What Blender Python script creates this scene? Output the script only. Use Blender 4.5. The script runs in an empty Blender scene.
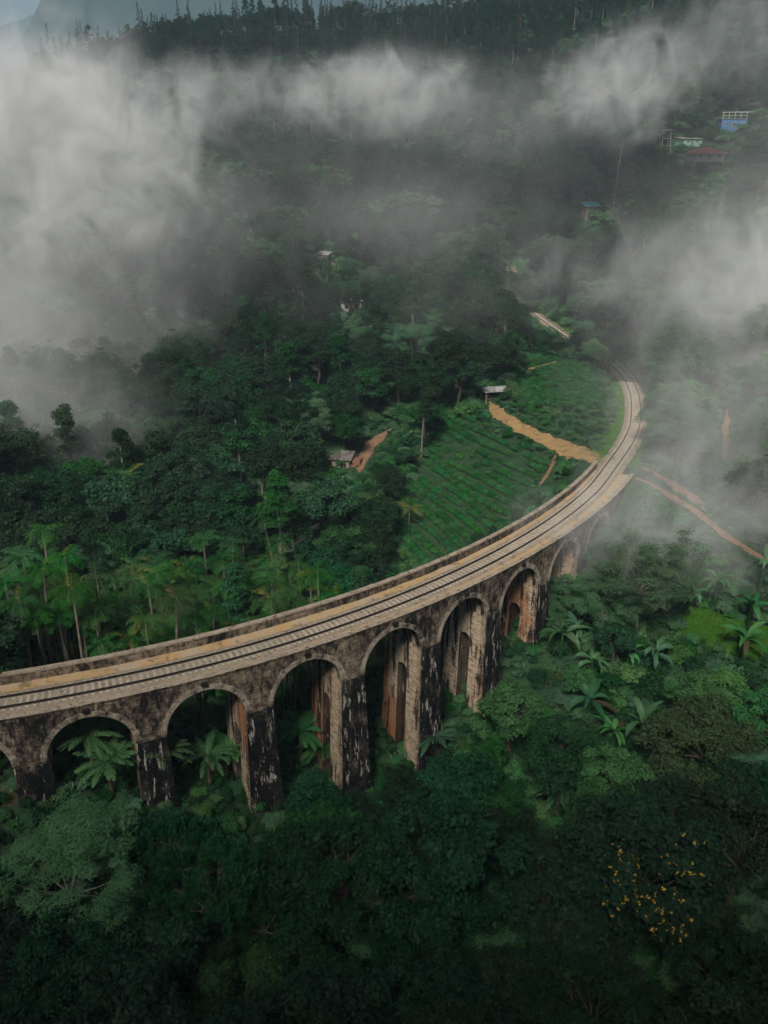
import bpy, math, random
import numpy as np
from mathutils import Vector

SC = bpy.context.scene
COL = SC.collection
RNG = np.random.default_rng(11)
random.seed(5)
rad = math.radians

# ------------------------------------------------------------------ camera geometry (metres, deck edge of the viaduct is z = 0)
CAM_H, PITCH, FPX = 45.08, 0.39922, 850.0
CP, SP = math.cos(PITCH), math.sin(PITCH)

def project(x, y, z):
    z = z - CAM_H
    d = y*CP - z*SP
    u = y*SP + z*CP
    d = np.maximum(d, 1e-3)
    return 384 + FPX*x/d, 512 - FPX*u/d, d

def at_px(px, py, z):
    dx, du = (px-384)/FPX, (512-py)/FPX
    dy, dz = CP + du*SP, -SP + du*CP
    t = (z-CAM_H)/dz
    return dx*t, dy*t

# ------------------------------------------------------------------ small helpers
def mat(name):
    m = bpy.data.materials.new(name); m.use_nodes = True
    nt = m.node_tree; nt.nodes.clear()
    return m, nt

class NT:
    def __init__(s, nt): s.nt = nt
    def n(s, t, **kw):
        nd = s.nt.nodes.new(t)
        for k, v in kw.items():
            if k == 'ins':
                for a, b in v.items(): nd.inputs[a].default_value = b
            else: setattr(nd, k, v)
        return nd
    def l(s, a, b): s.nt.links.new(a, b)
    def math(s, op, a, b=None, clamp=False):
        nd = s.n('ShaderNodeMath', operation=op); nd.use_clamp = clamp
        for i, v in enumerate((a, b)):
            if v is None: continue
            if hasattr(v, 'is_output'): s.l(v, nd.inputs[i])
            else: nd.inputs[i].default_value = v
        return nd.outputs[0]
    def noise(s, vec, scale, detail=4, rough=0.55, dist=0.0):
        nd = s.n('ShaderNodeTexNoise'); nd.inputs['Scale'].default_value = scale
        nd.inputs['Detail'].default_value = detail; nd.inputs['Roughness'].default_value = rough
        nd.inputs['Distortion'].default_value = dist
        if vec is not None: s.l(vec, nd.inputs['Vector'])
        return nd.outputs['Fac']
    def ramp(s, fac, lo, hi, clamp=True):
        nd = s.n('ShaderNodeMapRange'); nd.interpolation_type = 'SMOOTHSTEP'
        s.l(fac, nd.inputs[0]); nd.inputs[1].default_value = lo; nd.inputs[2].default_value = hi
        return nd.outputs[0]
    def mix(s, fac, a, b):
        nd = s.n('ShaderNodeMix'); nd.data_type = 'RGBA'
        if hasattr(fac, 'is_output'): s.l(fac, nd.inputs[0])
        else: nd.inputs[0].default_value = fac
        for i, v in ((6, a), (7, b)):
            if hasattr(v, 'is_output'): s.l(v, nd.inputs[i])
            else: nd.inputs[i].default_value = (*v, 1) if len(v) == 3 else v
        return nd.outputs[2]
    def mapping(s, vec, scale):
        nd = s.n('ShaderNodeMapping'); nd.inputs['Scale'].default_value = scale
        s.l(vec, nd.inputs['Vector']); return nd.outputs[0]
    def surface(s, color, rough=0.85, spec=0.25, height=None, bump=0.3, dist=0.05, metal=0.0):
        b = s.n('ShaderNodeBsdfPrincipled')
        b.inputs['Roughness'].default_value = rough
        b.inputs['Specular IOR Level'].default_value = spec
        b.inputs['Metallic'].default_value = metal
        if hasattr(color, 'is_output'): s.l(color, b.inputs['Base Color'])
        else: b.inputs['Base Color'].default_value = (*color, 1)
        if height is not None:
            bp = s.n('ShaderNodeBump'); bp.inputs['Strength'].default_value = bump; bp.inputs['Distance'].default_value = dist
            s.l(height, bp.inputs['Height']); s.l(bp.outputs[0], b.inputs['Normal'])
        o = s.n('ShaderNodeOutputMaterial'); s.l(b.outputs[0], o.inputs[0])
        return b

def simple_mat(name, c, rough=0.8, vary=0.25, scale=1.5, spec=0.25, metal=0.0, tone=0.0):
    m, nt = mat(name); T = NT(nt)
    g = T.n('ShaderNodeTexCoord').outputs['Object']
    f = T.noise(g, scale, 5, 0.6)
    col = T.mix(T.ramp(f, 0.3, 0.7), tuple(v*(1-vary) for v in c), tuple(min(1, v*(1+vary)) for v in c))
    if tone: col = T.mix(T.math('MULTIPLY', T.n('ShaderNodeObjectInfo').outputs['Random'], tone), col, tuple(v*.55 for v in c))
    T.surface(col, rough, spec, f, 0.2, 0.03, metal)
    return m

def mesh_np(name, V, F, mats=(), mi=None, uv=None, tint=None, smooth=False):
    me = bpy.data.meshes.new(name)
    V = np.asarray(V, dtype=np.float32)
    if isinstance(F, np.ndarray):
        nf, k = F.shape
        me.vertices.add(len(V)); me.vertices.foreach_set('co', V.ravel())
        me.loops.add(nf*k); me.loops.foreach_set('vertex_index', F.astype(np.int32).ravel())
        me.polygons.add(nf); me.polygons.foreach_set('loop_start', np.arange(0, nf*k, k, dtype=np.int32))
        me.polygons.foreach_set('loop_total', np.full(nf, k, dtype=np.int32))
        me.update(calc_edges=True)
    else:
        me.from_pydata([tuple(v) for v in V.tolist()], [], F); me.update()
    for m in mats: me.materials.append(m)
    if mi is not None: me.polygons.foreach_set('material_index', np.asarray(mi, dtype=np.int32))
    if uv is not None:
        l = me.uv_layers.new(name='UVMap'); l.data.foreach_set('uv', np.asarray(uv, dtype=np.float32).ravel())
    if tint is not None:
        a = me.attributes.new('tint', 'FLOAT', 'POINT'); a.data.foreach_set('value', np.asarray(tint, dtype=np.float32))
    me.polygons.foreach_set('use_smooth', np.full(len(me.polygons), smooth))
    me.validate(verbose=False)
    return me

def link(name, me, parent=None, loc=None, rot=None, scale=None):
    o = bpy.data.objects.new(name, me); COL.objects.link(o)
    if parent is not None: o.parent = parent
    if loc is not None: o.location = loc
    if rot is not None: o.rotation_euler = rot
    if scale is not None: o.scale = scale if hasattr(scale, '__len__') else (scale,)*3
    return o

def tag(o, label=None, cat=None, group=None, kind=None):
    if label: o['label'] = label
    if cat: o['category'] = cat
    if group: o['group'] = group
    if kind: o['kind'] = kind
    return o

class MB:
    """collects boxes, tubes and quads into one mesh"""
    def __init__(s): s.V = []; s.F = []; s.M = []; s.U = []
    def quad(s, a, b, c, d, m=0, uv=None):
        i = len(s.V); s.V += [a, b, c, d]; s.F.append((i, i+1, i+2, i+3)); s.M.append(m)
        s.U += list(uv) if uv else [(0, 0)]*4
    def box(s, c, size, m=0, rz=0.0, tilt=None):
        cx, cy, cz = c; sx, sy, sz = (v/2 for v in size); i = len(s.V)
        ca, sa = math.cos(rz), math.sin(rz)
        for dx, dy, dz in ((-1,-1,-1),(1,-1,-1),(1,1,-1),(-1,1,-1),(-1,-1,1),(1,-1,1),(1,1,1),(-1,1,1)):
            x, y, z = dx*sx, dy*sy, dz*sz
            s.V.append((cx+x*ca-y*sa, cy+x*sa+y*ca, cz+z))
        for f in ((3,2,1,0),(4,5,6,7),(0,1,5,4),(1,2,6,5),(2,3,7,6),(3,0,4,7)):
            s.F.append(tuple(i+k for k in f)); s.M.append(m); s.U += [(0,0),(1,0),(1,1),(0,1)]
    def tube(s, pts, radii, n=7, m=0, cap=True):
        pts = [Vector(p) for p in pts]; rings = []
        for k, p in enumerate(pts):
            d = (pts[min(k+1, len(pts)-1)] - pts[max(k-1, 0)]).normalized()
            a = d.cross(Vector((0.31, 0.85, 0.43))).normalized(); b = d.cross(a)
            i = len(s.V); rings.append(i)
            for j in range(n):
                t = 2*math.pi*j/n
                s.V.append(tuple(p + (a*math.cos(t) + b*math.sin(t))*radii[k]))
        for k in range(len(pts)-1):
            for j in range(n):
                s.F.append((rings[k]+j, rings[k]+(j+1) % n, rings[k+1]+(j+1) % n, rings[k+1]+j)); s.M.append(m); s.U += [(0,0)]*4
        if cap:
            s.F.append(tuple(rings[-1]+j for j in range(n))); s.M.append(m); s.U += [(0,0)]*n
    def mesh(s, name, mats, smooth=False):
        return mesh_np(name, s.V, s.F, mats, s.M, s.U, smooth=smooth)

# ------------------------------------------------------------------ the curve of the viaduct
CX, CY, RR = -69.44, 175.84, 121.11
TH0, DTH = rad(-69.2304), rad(5.01442)
D_A = np.radians([-95, -80, -72, -64, -57, -50, -45, -39, -33, -28, -20])
D_V = [-0.6, -0.5, -0.4, -0.25, -0.45, -0.75, -0.95, -1.05, -0.9, -0.75, -0.7]
def ddev(t):
    w = np.array([-2, -1, 0, 1, 2])*rad(2.2)
    return float(np.mean(np.interp(t+w, D_A, D_V)))
W = 6.75
def bp(t, off, z):
    """point at angle t, OFF metres inwards from the outer (camera-side) edge"""
    r = RR + ddev(t)*(1-0.55*off/W) - off
    return (CX + r*math.cos(t), CY + r*math.sin(t), z)
T_L, T_R = rad(-82.0), rad(-26.6)
def sarc(t): return (t-TH0)*RR

# centreline of the track: over the viaduct, then on along the hillside
cl = []
for t in np.radians(np.arange(-96, -29.5, 1.0)):
    o = np.interp(math.degrees(t), [-96, -62, -45, -30], [3.0, 3.0, 3.45, 3.9])
    cl.append(bp(t, o, 0)[:2])
cl += [(41.1, 136.9), (45.2, 147.0), (48.3, 157.5), (51.2, 169), (53.0, 180.5), (53.6, 190), (53.2, 203), (51.0, 216), (48.3, 240), (46.5, 266), (41, 290)]
cl = np.array(cl)
def resample(P, step):
    d = np.r_[0, np.cumsum(np.hypot(*np.diff(P, axis=0).T))]
    n = int(d[-1]/step); s = np.linspace(0, d[-1], n+1)
    # smooth
    x, y = np.interp(s, d, P[:, 0]), np.interp(s, d, P[:, 1])
    k = max(1, int(3.0/step)); ker = np.ones(2*k+1)/(2*k+1)
    for _ in range(2):
        x = np.convolve(np.pad(x, k, mode='reflect', reflect_type='odd'), ker, 'valid'); y = np.convolve(np.pad(y, k, mode='reflect', reflect_type='odd'), ker, 'valid')
    return np.stack([x, y], 1)
TRACK = resample(cl, 0.62)

def polyline_dist(x, y, P):
    """distance of many points to a polyline"""
    x = np.asarray(x, float); y = np.asarray(y, float); best = np.full(x.shape, 1e9)
    for (ax, ay), (bx, by) in zip(P[:-1], P[1:]):
        dx, dy = bx-ax, by-ay
        t = np.clip(((x-ax)*dx + (y-ay)*dy)/(dx*dx+dy*dy+1e-9), 0, 1)
        best = np.minimum(best, np.hypot(x-ax-t*dx, y-ay-t*dy))
    return best

# ------------------------------------------------------------------ terrain
SHADE_HILL = 174
CTRL = np.array([
 # ravine under the camera and the foreground
 (0,30,-21),(-40,30,-17),(40,30,-20),(0,58,-23),(-30,50,-16),(25,55,-22),(45,60,-17),(-60,40,-9),(70,40,-12),(15,72,-23),
 # feet of the piers
 (-31,61,-8.5),(-22,64,-12.5),(-12,69,-18),(-3,75,-21.5),(2.5,79,-22),(11,86,-20),(18,93,-15.5),(25,101,-10),(31,112,-4.5),(38,106,-9),(37,119,-1.6),
 (-42,58,-6),(-50,56,-1.2),(-58,58,-0.6),(-75,65,2),
 # behind the viaduct
 (-20,90,-17),(-42,90,-14),(-3,100,-17),(-50,120,-10),(-20,125,-11),(6,112,-14),(11,126,-9),(25,124,-5.5),(22,138,-4.5),(14,148,-5.5),(30,136,-1.4),(21,163,-1),(8,160,-5),
 (39,150,1.8),(42,165,3.6),(36,180,3.0),(43,190,2.5),(44,141,-0.6),(48,157,-0.6),(53,180,-0.6),(54,190,-0.6),(51,216,-0.6),(48,240,-0.5),(46,266,-0.4),(30,240,0),(0,254,3),
 # right side
 (62,160,3.5),(70,180,8),(60,136,-1),(46,119,-3.6),(53,104,-7),(40,95,-13),(60,88,-9),(78,100,-3),(80,140,7),(100,120,9),(62,62,-13),(90,70,-4),(66,205,8),
 (95,200,20),(120,180,27),(80,250,22),(65,235,9),(110,290,36),(150,300,55),(60,300,20),(115,330,43),(150,140,26),(150,60,10),
 # valley side far behind
 (15,200,3),(-10,190,1),(-35,185,-3),(-30,240,6),(0,285,16),(-65,160,-6),(-85,200,-1),(-100,280,12),(40,330,32),(-40,340,30),
 (0,400,60),(-100,400,52),(100,420,86),(0,480,95),(-50,545,107),(50,545,112),(100,540,128),(200,500,160),(220,400,118),(220,250,75),(-110,530,97),(-150,535,86),(-220,510,66),(-220,400,48),(-200,250,14),(-200,120,2),(-120,100,-6),(-100,60,0),
 (300,540,190),(350,300,130),(300,100,60),(-350,300,20),(-350,500,40),(-400,150,10),(-380,620,10),(-200,640,30),(0,660,60),(150,680,80),(350,680,120),
 # unseen hill behind the camera, made up to shade the foreground ravine
 (0,0,-16),(-50,-5,-8),(50,-5,-10),(0,-40,22),(0,-75,100),(0,-110,SHADE_HILL),(-55,-110,SHADE_HILL),(55,-110,SHADE_HILL),(-120,-110,SHADE_HILL-4),(120,-110,SHADE_HILL-4),(0,-200,SHADE_HILL+25),(-250,-160,SHADE_HILL+10),(250,-160,SHADE_HILL+10),(-250,0,20),(250,0,40),(-350,-250,SHADE_HILL+30),(350,-250,SHADE_HILL+30),(0,-270,SHADE_HILL+35),
], float)
def _tps(r2): return 0.5*r2*np.log(r2+1e-9)
_n = len(CTRL); _xy = CTRL[:, :2]/100
_K = _tps(((_xy[:, None]-_xy[None])**2).sum(-1)) + np.eye(_n)*0.004
_P = np.c_[np.ones(_n), _xy]
_A = np.block([[_K, _P], [_P.T, np.zeros((3, 3))]])
_wt = np.linalg.solve(_A, np.r_[CTRL[:, 2], 0, 0, 0])

_tab = np.random.default_rng(3).random((256, 256))
def vnoise(x, y):
    xi, yi = np.floor(x).astype(int), np.floor(y).astype(int); fx, fy = x-xi, y-yi
    fx = fx*fx*(3-2*fx); fy = fy*fy*(3-2*fy)
    g = lambda a, b: _tab[a & 255, b & 255]
    return (g(xi, yi)*(1-fx)+g(xi+1, yi)*fx)*(1-fy) + (g(xi, yi+1)*(1-fx)+g(xi+1, yi+1)*fx)*fy
def fbm(x, y, o=4):
    v, a = 0, 0.5
    for k in range(o): v = v + a*vnoise(x*2**k+17.3*k, y*2**k+5.1*k); a *= 0.5
    return v
def H(x, y):
    x = np.asarray(x, float); y = np.asarray(y, float); sh = x.shape
    q = np.stack([x.ravel(), y.ravel()], 1)/100; out = np.empty(len(q))
    for i in range(0, len(q), 20000):
        b = q[i:i+20000]
        out[i:i+20000] = _tps(((b[:, None]-_xy[None])**2).sum(-1)) @ _wt[:_n] + _wt[_n] + b @ _wt[_n+1:]
    out = out.reshape(sh)
    far = np.clip((y-180)/250, 0, 1)
    out = out + (fbm(x/28, y/28)-0.47)*(2.2+16*far) + (fbm(x/90+4, y/90)-0.47)*22*far
    # shelf of the railway beyond the viaduct
    d = polyline_dist(x, y, TRACK[::8]); th = np.arctan2(y-CY, x-CX)
    beyond = np.clip((np.where(th < -2.5, -9, th) - rad(-31))/rad(4), 0, 1)*np.clip((270-y)/20, 0, 1)
    left = np.clip((-40-x)/6, 0, 1)*np.clip((95-y)/20, 0, 1)
    w = np.clip((8.0-d)/4.0, 0, 1)*np.maximum(beyond, left)
    return out*(1-w) + (-0.62)*w
def h1(x, y): return float(H(np.array([x]), np.array([y]))[0])

# ------------------------------------------------------------------ materials
def ground_material():
    m, nt = mat('jungle_soil'); T = NT(nt)
    g = T.n('ShaderNodeTexCoord').outputs['Object']
    a = T.noise(g, 0.09, 6, 0.6); b = T.noise(g, 0.9, 5, 0.65); c = T.noise(g, 6, 3)
    col = T.mix(T.ramp(b, 0.3, 0.7), (0.016, 0.038, 0.018), (0.035, 0.075, 0.03))
    col = T.mix(T.math('MULTIPLY', T.ramp(a, 0.62, 0.72), 0.6), col, (0.11, 0.062, 0.032))
    T.surface(col, 0.95, 0.1, c, 0.5, 0.2)
    return m
def dirt_material(name, c1, c2, c3, scale=0.5):
    m, nt = mat(name); T = NT(nt)
    g = T.n('ShaderNodeTexCoord').outputs['Object']
    a = T.noise(g, scale, 6, 0.65); b = T.noise(g, scale*6, 6, 0.75); f = T.noise(g, 30, 3)
    col = T.mix(T.ramp(a, 0.35, 0.65), c1, c2)
    col = T.mix(T.ramp(b, 0.52, 0.66), col, c3)
    st = T.noise(g, scale*2.3, 7, 0.75, 0.5)
    col = T.mix(T.math('MULTIPLY', T.ramp(st, 0.54, 0.62), 0.75), col, tuple(v*0.38 for v in c3))
    col = T.mix(T.math('MULTIPLY', T.ramp(T.noise(g, 7.0, 5, 0.8), 0.58, 0.66), 0.6), col, tuple(min(.6, v*1.5) for v in c2))
    T.surface(col, 0.95, 0.1, T.math('ADD', b, f), 0.5, 0.08)
    return m

def brick_material(name, base1, base2, mould, m_lo, m_hi, lime=0.25, orange=0.0, streak=0.12, lime_lo=0.585, edge=False, band=0.6, ws=0.45):
    m, nt = mat(name); T = NT(nt)
    uv = T.n('ShaderNodeUVMap').outputs[0]
    obj = T.n('ShaderNodeTexCoord').outputs['Object']
    br = T.n('ShaderNodeTexBrick'); T.l(uv, br.inputs['Vector'])
    for k, v in (('Scale', 1.0), ('Mortar Size', 0.022), ('Brick Width', 0.62), ('Row Height', 0.23), ('Mortar Smooth', 0.3), ('Bias', -0.1)): br.inputs[k].default_value = v
    br.inputs['Color1'].default_value = (*base1, 1); br.inputs['Color2'].default_value = (*base2, 1)
    br.inputs['Mortar'].default_value = (*[v*1.25 for v in base1], 1)
    big = T.noise(obj, 0.22, 5, 0.6)
    str_ = T.noise(T.mapping(uv, (1.0, streak, 1)), 1.5, 8, 0.68, 0.3)
    fine = T.noise(T.mapping(uv, (1.0, 0.55, 1)), 3.2, 6, 0.75)
    hor = T.noise(T.mapping(uv, (0.5, 3.0, 1)), 1.4, 4, 0.6)
    mm = T.math('ADD', T.math('ADD', T.math('MULTIPLY', str_, ws), T.math('MULTIPLY', big, 0.3)), T.math('MULTIPLY', fine, 0.7-ws))
    mask = T.ramp(mm, m_lo, m_hi)
    if edge:
        sx = T.n('ShaderNodeSeparateXYZ'); T.l(uv, sx.inputs[0])
        mask = T.math('MULTIPLY', mask, T.math('ADD', T.math('MULTIPLY', T.ramp(T.math('ADD', sx.outputs[0], T.math('MULTIPLY', T.math('SUBTRACT', fine, 0.5), 4.0)), -0.25, 0.7), 0.8), 0.2))
    col = br.outputs['Color']
    col = T.mix(T.math('MULTIPLY', T.ramp(hor, 0.46, 0.62), band), col, tuple(v*0.4 for v in base2))
    if orange > 0:
        o = T.math('MULTIPLY', T.ramp(T.noise(T.mapping(obj, (1, 1, 0.3)), 0.16, 3), 0.50, 0.60), orange)
        col = T.mix(o, col, (0.30, 0.115, 0.04))
    col = T.mix(mask, mould, col)
    lm = T.math('MULTIPLY', T.ramp(T.noise(T.mapping(uv, (1.7, 0.33, 1)), 1.0, 9, 0.76), lime_lo, lime_lo+.05), lime)
    col = T.mix(lm, col, (0.55, 0.51, 0.44))
    hgt = T.math('ADD', T.math('MULTIPLY', br.outputs['Fac'], -0.6), fine)
    T.surface(col, 0.92, 0.15, hgt, 0.5, 0.05)
    return m

M = {}
M['ground'] = ground_material()
M['outer'] = brick_material('outer_brick', (0.30, 0.235, 0.165), (0.15, 0.115, 0.085), (0.012, 0.011, 0.012), 0.43, 0.60, 0.35, streak=0.45)
M['pier_face'] = brick_material('pier_face_brick', (0.20, 0.165, 0.135), (0.08, 0.065, 0.055), (0.007, 0.007, 0.008), 0.495, 0.66, 0.85, streak=0.22, lime_lo=.555)
M['inner'] = brick_material('inner_brick', (0.54, 0.43, 0.31), (0.34, 0.25, 0.165), (0.022, 0.017, 0.015), 0.445, 0.515, 0.75, 0.8, edge=True, band=0.65, streak=0.085, ws=0.6)
M['ring'] = brick_material('ring_brick', (0.44, 0.37, 0.29), (0.30, 0.24, 0.18), (0.02, 0.018, 0.017), 0.40, 0.56, 0.4, streak=0.4)
M['coping'] = dirt_material('coping_stone', (0.40, 0.32, 0.24), (0.29, 0.235, 0.175), (0.09, 0.075, 0.06), 0.6)
M['deck'] = dirt_material('deck_sand', (0.46, 0.29, 0.125), (0.42, 0.33, 0.23), (0.33, 0.245, 0.15), 0.35)
M['ballast'] = dirt_material('track_ballast', (0.27, 0.215, 0.155), (0.35, 0.28, 0.205), (0.17, 0.135, 0.10), 0.9)
M['path'] = dirt_material('orange_dirt', (0.37, 0.24, 0.105), (0.29, 0.18, 0.08), (0.20, 0.135, 0.075), 0.3)
M['redpath'] = dirt_material('red_dirt', (0.27, 0.15, 0.09), (0.20, 0.115, 0.07), (0.10, 0.08, 0.045), 0.4)
M['rail'] = simple_mat('rail_steel', (0.045, 0.036, 0.034), 0.55, 0.3, 2.0, 0.4, 0.6)
M['sleeper'] = simple_mat('sleeper_concrete', (0.43, 0.365, 0.285), 0.9, 0.25, 2.0, tone=.55)
M['bark'] = simple_mat('brown_bark', (0.085, 0.065, 0.05), 0.95, 0.35, 3.0)
M['palebark'] = simple_mat('pale_bark', (0.17, 0.145, 0.115), 0.9, 0.3, 2.0)

def leaf_material(name, c1, c2, c3=None, rough=0.55, trans=0.25, hue=0.03):
    m, nt = mat(name); T = NT(nt)
    at = T.n('ShaderNodeAttribute', attribute_name='tint').outputs['Fac']
    oi = T.n('ShaderNodeObjectInfo').outputs['Random']
    col = T.mix(at, c1, c2)
    if c3: col = T.mix(T.ramp(at, 0.9, 0.97), col, c3)
    hs = T.n('ShaderNodeHueSaturation'); T.l(col, hs.inputs['Color'])
    T.l(T.math('ADD', T.math('MULTIPLY', oi, hue*2), 0.5-hue), hs.inputs['Hue'])
    T.l(T.math('ADD', T.math('MULTIPLY', T.math('FRACT', T.math('MULTIPLY', oi, 7.31)), 0.6), 0.7), hs.inputs['Value'])
    T.l(T.math('ADD', T.math('MULTIPLY', T.math('FRACT', T.math('MULTIPLY', oi, 3.17)), 0.3), 0.88), hs.inputs['Saturation'])
    b = T.n('ShaderNodeBsdfPrincipled'); b.inputs['Roughness'].default_value = rough; b.inputs['Specular IOR Level'].default_value = 0.12
    T.l(hs.outputs[0], b.inputs['Base Color'])
    tr = T.n('ShaderNodeBsdfTranslucent'); T.l(hs.outputs[0], tr.inputs[0])
    mx = T.n('ShaderNodeMixShader'); mx.inputs[0].default_value = trans
    T.l(b.outputs[0], mx.inputs[1]); T.l(tr.outputs[0], mx.inputs[2])
    o = T.n('ShaderNodeOutputMaterial'); T.l(mx.outputs[0], o.inputs[0])
    return m
M['leaf'] = leaf_material('broad_leaf', (0.0106, 0.0440, 0.0148), (0.0265, 0.0960, 0.0303))
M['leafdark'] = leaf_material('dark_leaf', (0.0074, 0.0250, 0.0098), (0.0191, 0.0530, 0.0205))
M['feather'] = leaf_material('feathery_leaf', (0.070, 0.165, 0.080), (0.130, 0.265, 0.130), trans=0.4)
M['fresh'] = leaf_material('fresh_leaf', (0.0371, 0.1150, 0.0369), (0.0901, 0.2150, 0.0738))
M['olive'] = leaf_material('olive_leaf', (0.030, 0.062, 0.022), (0.064, 0.112, 0.040), hue=0.012)
M['palm'] = leaf_material('palm_leaf', (0.0170, 0.0660, 0.0164), (0.0530, 0.1500, 0.0344), (0.1378, 0.1400, 0.0287))
M['banana'] = leaf_material('banana_leaf', (0.0360, 0.1350, 0.0492), (0.0848, 0.2150, 0.0820), (0.07, 0.066, 0.03), 0.4, 0.3)
M['tea'] = leaf_material('tea_leaf', (0.0148, 0.0850, 0.0213), (0.0445, 0.1700, 0.0426))
M['grass'] = leaf_material('grass_blade', (0.0530, 0.1700, 0.0205), (0.1166, 0.3000, 0.0410), (0.2120, 0.2000, 0.0492))
M['conifer'] = leaf_material('needle', (0.0074, 0.0240, 0.0123), (0.0191, 0.0450, 0.0213))
M['flower'] = simple_mat('yellow_flower', (0.46, 0.29, 0.03), 0.6, 0.2, 1.0)
M['yellowleaf'] = leaf_material('yellowing_leaf', (0.12, 0.16, 0.05), (0.26, 0.24, 0.07))

# ------------------------------------------------------------------ ground, hills
def grid_mesh(name, xs, ys, hf, m):
    X, Y = np.meshgrid(xs, ys); Z = hf(X, Y)
    V = np.stack([X.ravel(), Y.ravel(), Z.ravel()], 1)
    nx, ny = len(xs), len(ys); i = np.arange(nx-1)[None] + (np.arange(ny-1)*nx)[:, None]
    F = np.stack([i, i+1, i+nx+1, i+nx], -1).reshape(-1, 4)
    return mesh_np(name, V, F, [m], smooth=True)
def spaced(a, b, c, d, near, far):
    """a..b coarse, b..c fine, c..d coarse"""
    return np.unique(np.r_[np.arange(a, b, far), np.arange(b, c, near), np.arange(c, d+far, far)])
gx = spaced(-420, -90, 110, 420, 1.6, 9.0); gy = spaced(-300, 20, 250, 700, 1.6, 7.0)
o = link('ground', grid_mesh('ground', gx, gy, H, M['ground'])); o['kind'] = 'structure'

# far mountains in the blue distance
m, nt = mat('far_mountain'); T = NT(nt)
f = T.noise(T.n('ShaderNodeTexCoord').outputs['Object'], 0.012, 8, 0.65)
T.surface(T.mix(T.ramp(f, 0.35, 0.65), (0.010, 0.026, 0.024), (0.022, 0.042, 0.032)), 0.95, 0.1)
def far_h(X, Y):
    a = X/Y   # only used to lay the ridges out
    ridge1 = 430 + 120*np.sin(X/420+1.0) + 170*np.exp(-((X+640)/260.)**2) - 130*np.exp(-((X+1120)/260.)**2)
    f1 = np.exp(-((Y-2400)/330.)**2)
    ridge2 = 520 + 90*np.sin(X/520+2.2)
    f2 = np.exp(-((Y-3500)/420.)**2)
    return -120 + np.maximum((ridge1+110)*f1, (ridge2+110)*f2) + (fbm(X/150, Y/150, 6)-0.47)*170
o = link('mountains', grid_mesh('mountains', np.arange(-2600, 2601, 40), np.arange(1500, 4200, 40), far_h, m)); o['kind'] = 'structure'

def ribbon(name, pts, width, m, lift=0.1, wobble=0.25):
    P = resample(np.array(pts, float), 0.6); n = len(P); nw = 7
    T_ = np.gradient(P, axis=0); T_ /= np.linalg.norm(T_, axis=1)[:, None]; N = np.stack([-T_[:, 1], T_[:, 0]], 1)
    wd = np.interp(np.linspace(0, 1, n), np.linspace(0, 1, len(width)), width) if hasattr(width, '__len__') else np.full(n, width)
    s = np.arange(n)*0.6
    end = np.clip(np.minimum(s, s[-1]-s)/3.0, 0.12, 1)**.7; wd = wd*end
    wl = wd*(1+wobble*3*(fbm(s/2.2, s*0+1.7)-0.47)); wr = wd*(1+wobble*3*(fbm(s/2.2, s*0+9.1)-0.47))
    V = []
    for k in range(nw):
        a = k/(nw-1)*2-1; off = np.where(a < 0, a*wl, a*wr)/2
        q = P + N*off[:, None]; z = H(q[:, 0], q[:, 1]) + lift*(1-abs(a)**3*1.6)
        V.append(np.c_[q, z])
    V = np.stack(V, 1).reshape(-1, 3)
    i = np.arange(nw-1)[None] + (np.arange(n-1)*nw)[:, None]
    F = np.stack([i, i+1, i+nw+1, i+nw], -1).reshape(-1, 4)
    o = link(name, mesh_np(name, V, F, [m], smooth=True)); o['kind'] = 'structure'
    return P
def ray_dir(px, py):
    dx, du = (px-384)/FPX, (512-py)/FPX
    return np.array([dx, CP + du*SP, -SP + du*CP])
def ray_ground(px, py):
    """the point of the terrain on a line of sight"""
    d = ray_dir(px, py); t = np.arange(60, 700, .5)
    P = np.array([0, 0, CAM_H]) + d*t[:, None]; below = P[:, 2] < H(P[:, 0], P[:, 1])
    return P[int(np.argmax(below))] if below.any() else P[-1]
PATHS, PATH_W = [], []
for m_, wd, px in ((M['path'], [2.0,3.4,3.2,3.0,3.6,5.2,5.6,4.0], [(490,402),(492,410),(506,417),(522,429),(545,440),(570,450),(590,457),(603,466)]),
                   (M['redpath'], [2.2,2.4,3.0,2.6,1.0], [(640,468),(660,477),(682,490),(698,499),(706,512)]),
                   (M['redpath'], [1.4,1.7,2.0,1.6,1.3,1.2,.9], [(634,478),(654,486),(680,500),(700,514),(716,530),(742,546),(770,564)]),
                   (M['redpath'], [1.2,3.0,3.6,2.4,1.8], [(392,429),(382,434),(372,444),(364,458),(359,474)]),
                   (M['redpath'], [.8,1.6,1.5,.6], [(727,408),(725,425),(728,442),(724,462)]),
                   (M['path'], [1.0,2.6,1.4], [(528,369),(542,368),(556,362)]),
                   (M['redpath'], [.5,1.0,.7,1.3,.6], [(557,452),(551,463),(553,472),(544,480),(537,489)]),
                   (M['redpath'], [.6,1.0,1.1,.7], [(533,319),(550,326),(568,335),(584,346)]),
                   (M['redpath'], [1.0,1.5,1.0], [(320,256),(329,262),(339,268)])):
    PATHS.append(ribbon('dirt_path', [tuple(ray_ground(*p)[:2]) for p in px], wd, m_, 0.16, 0.5)); PATH_W.append(wd)

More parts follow.
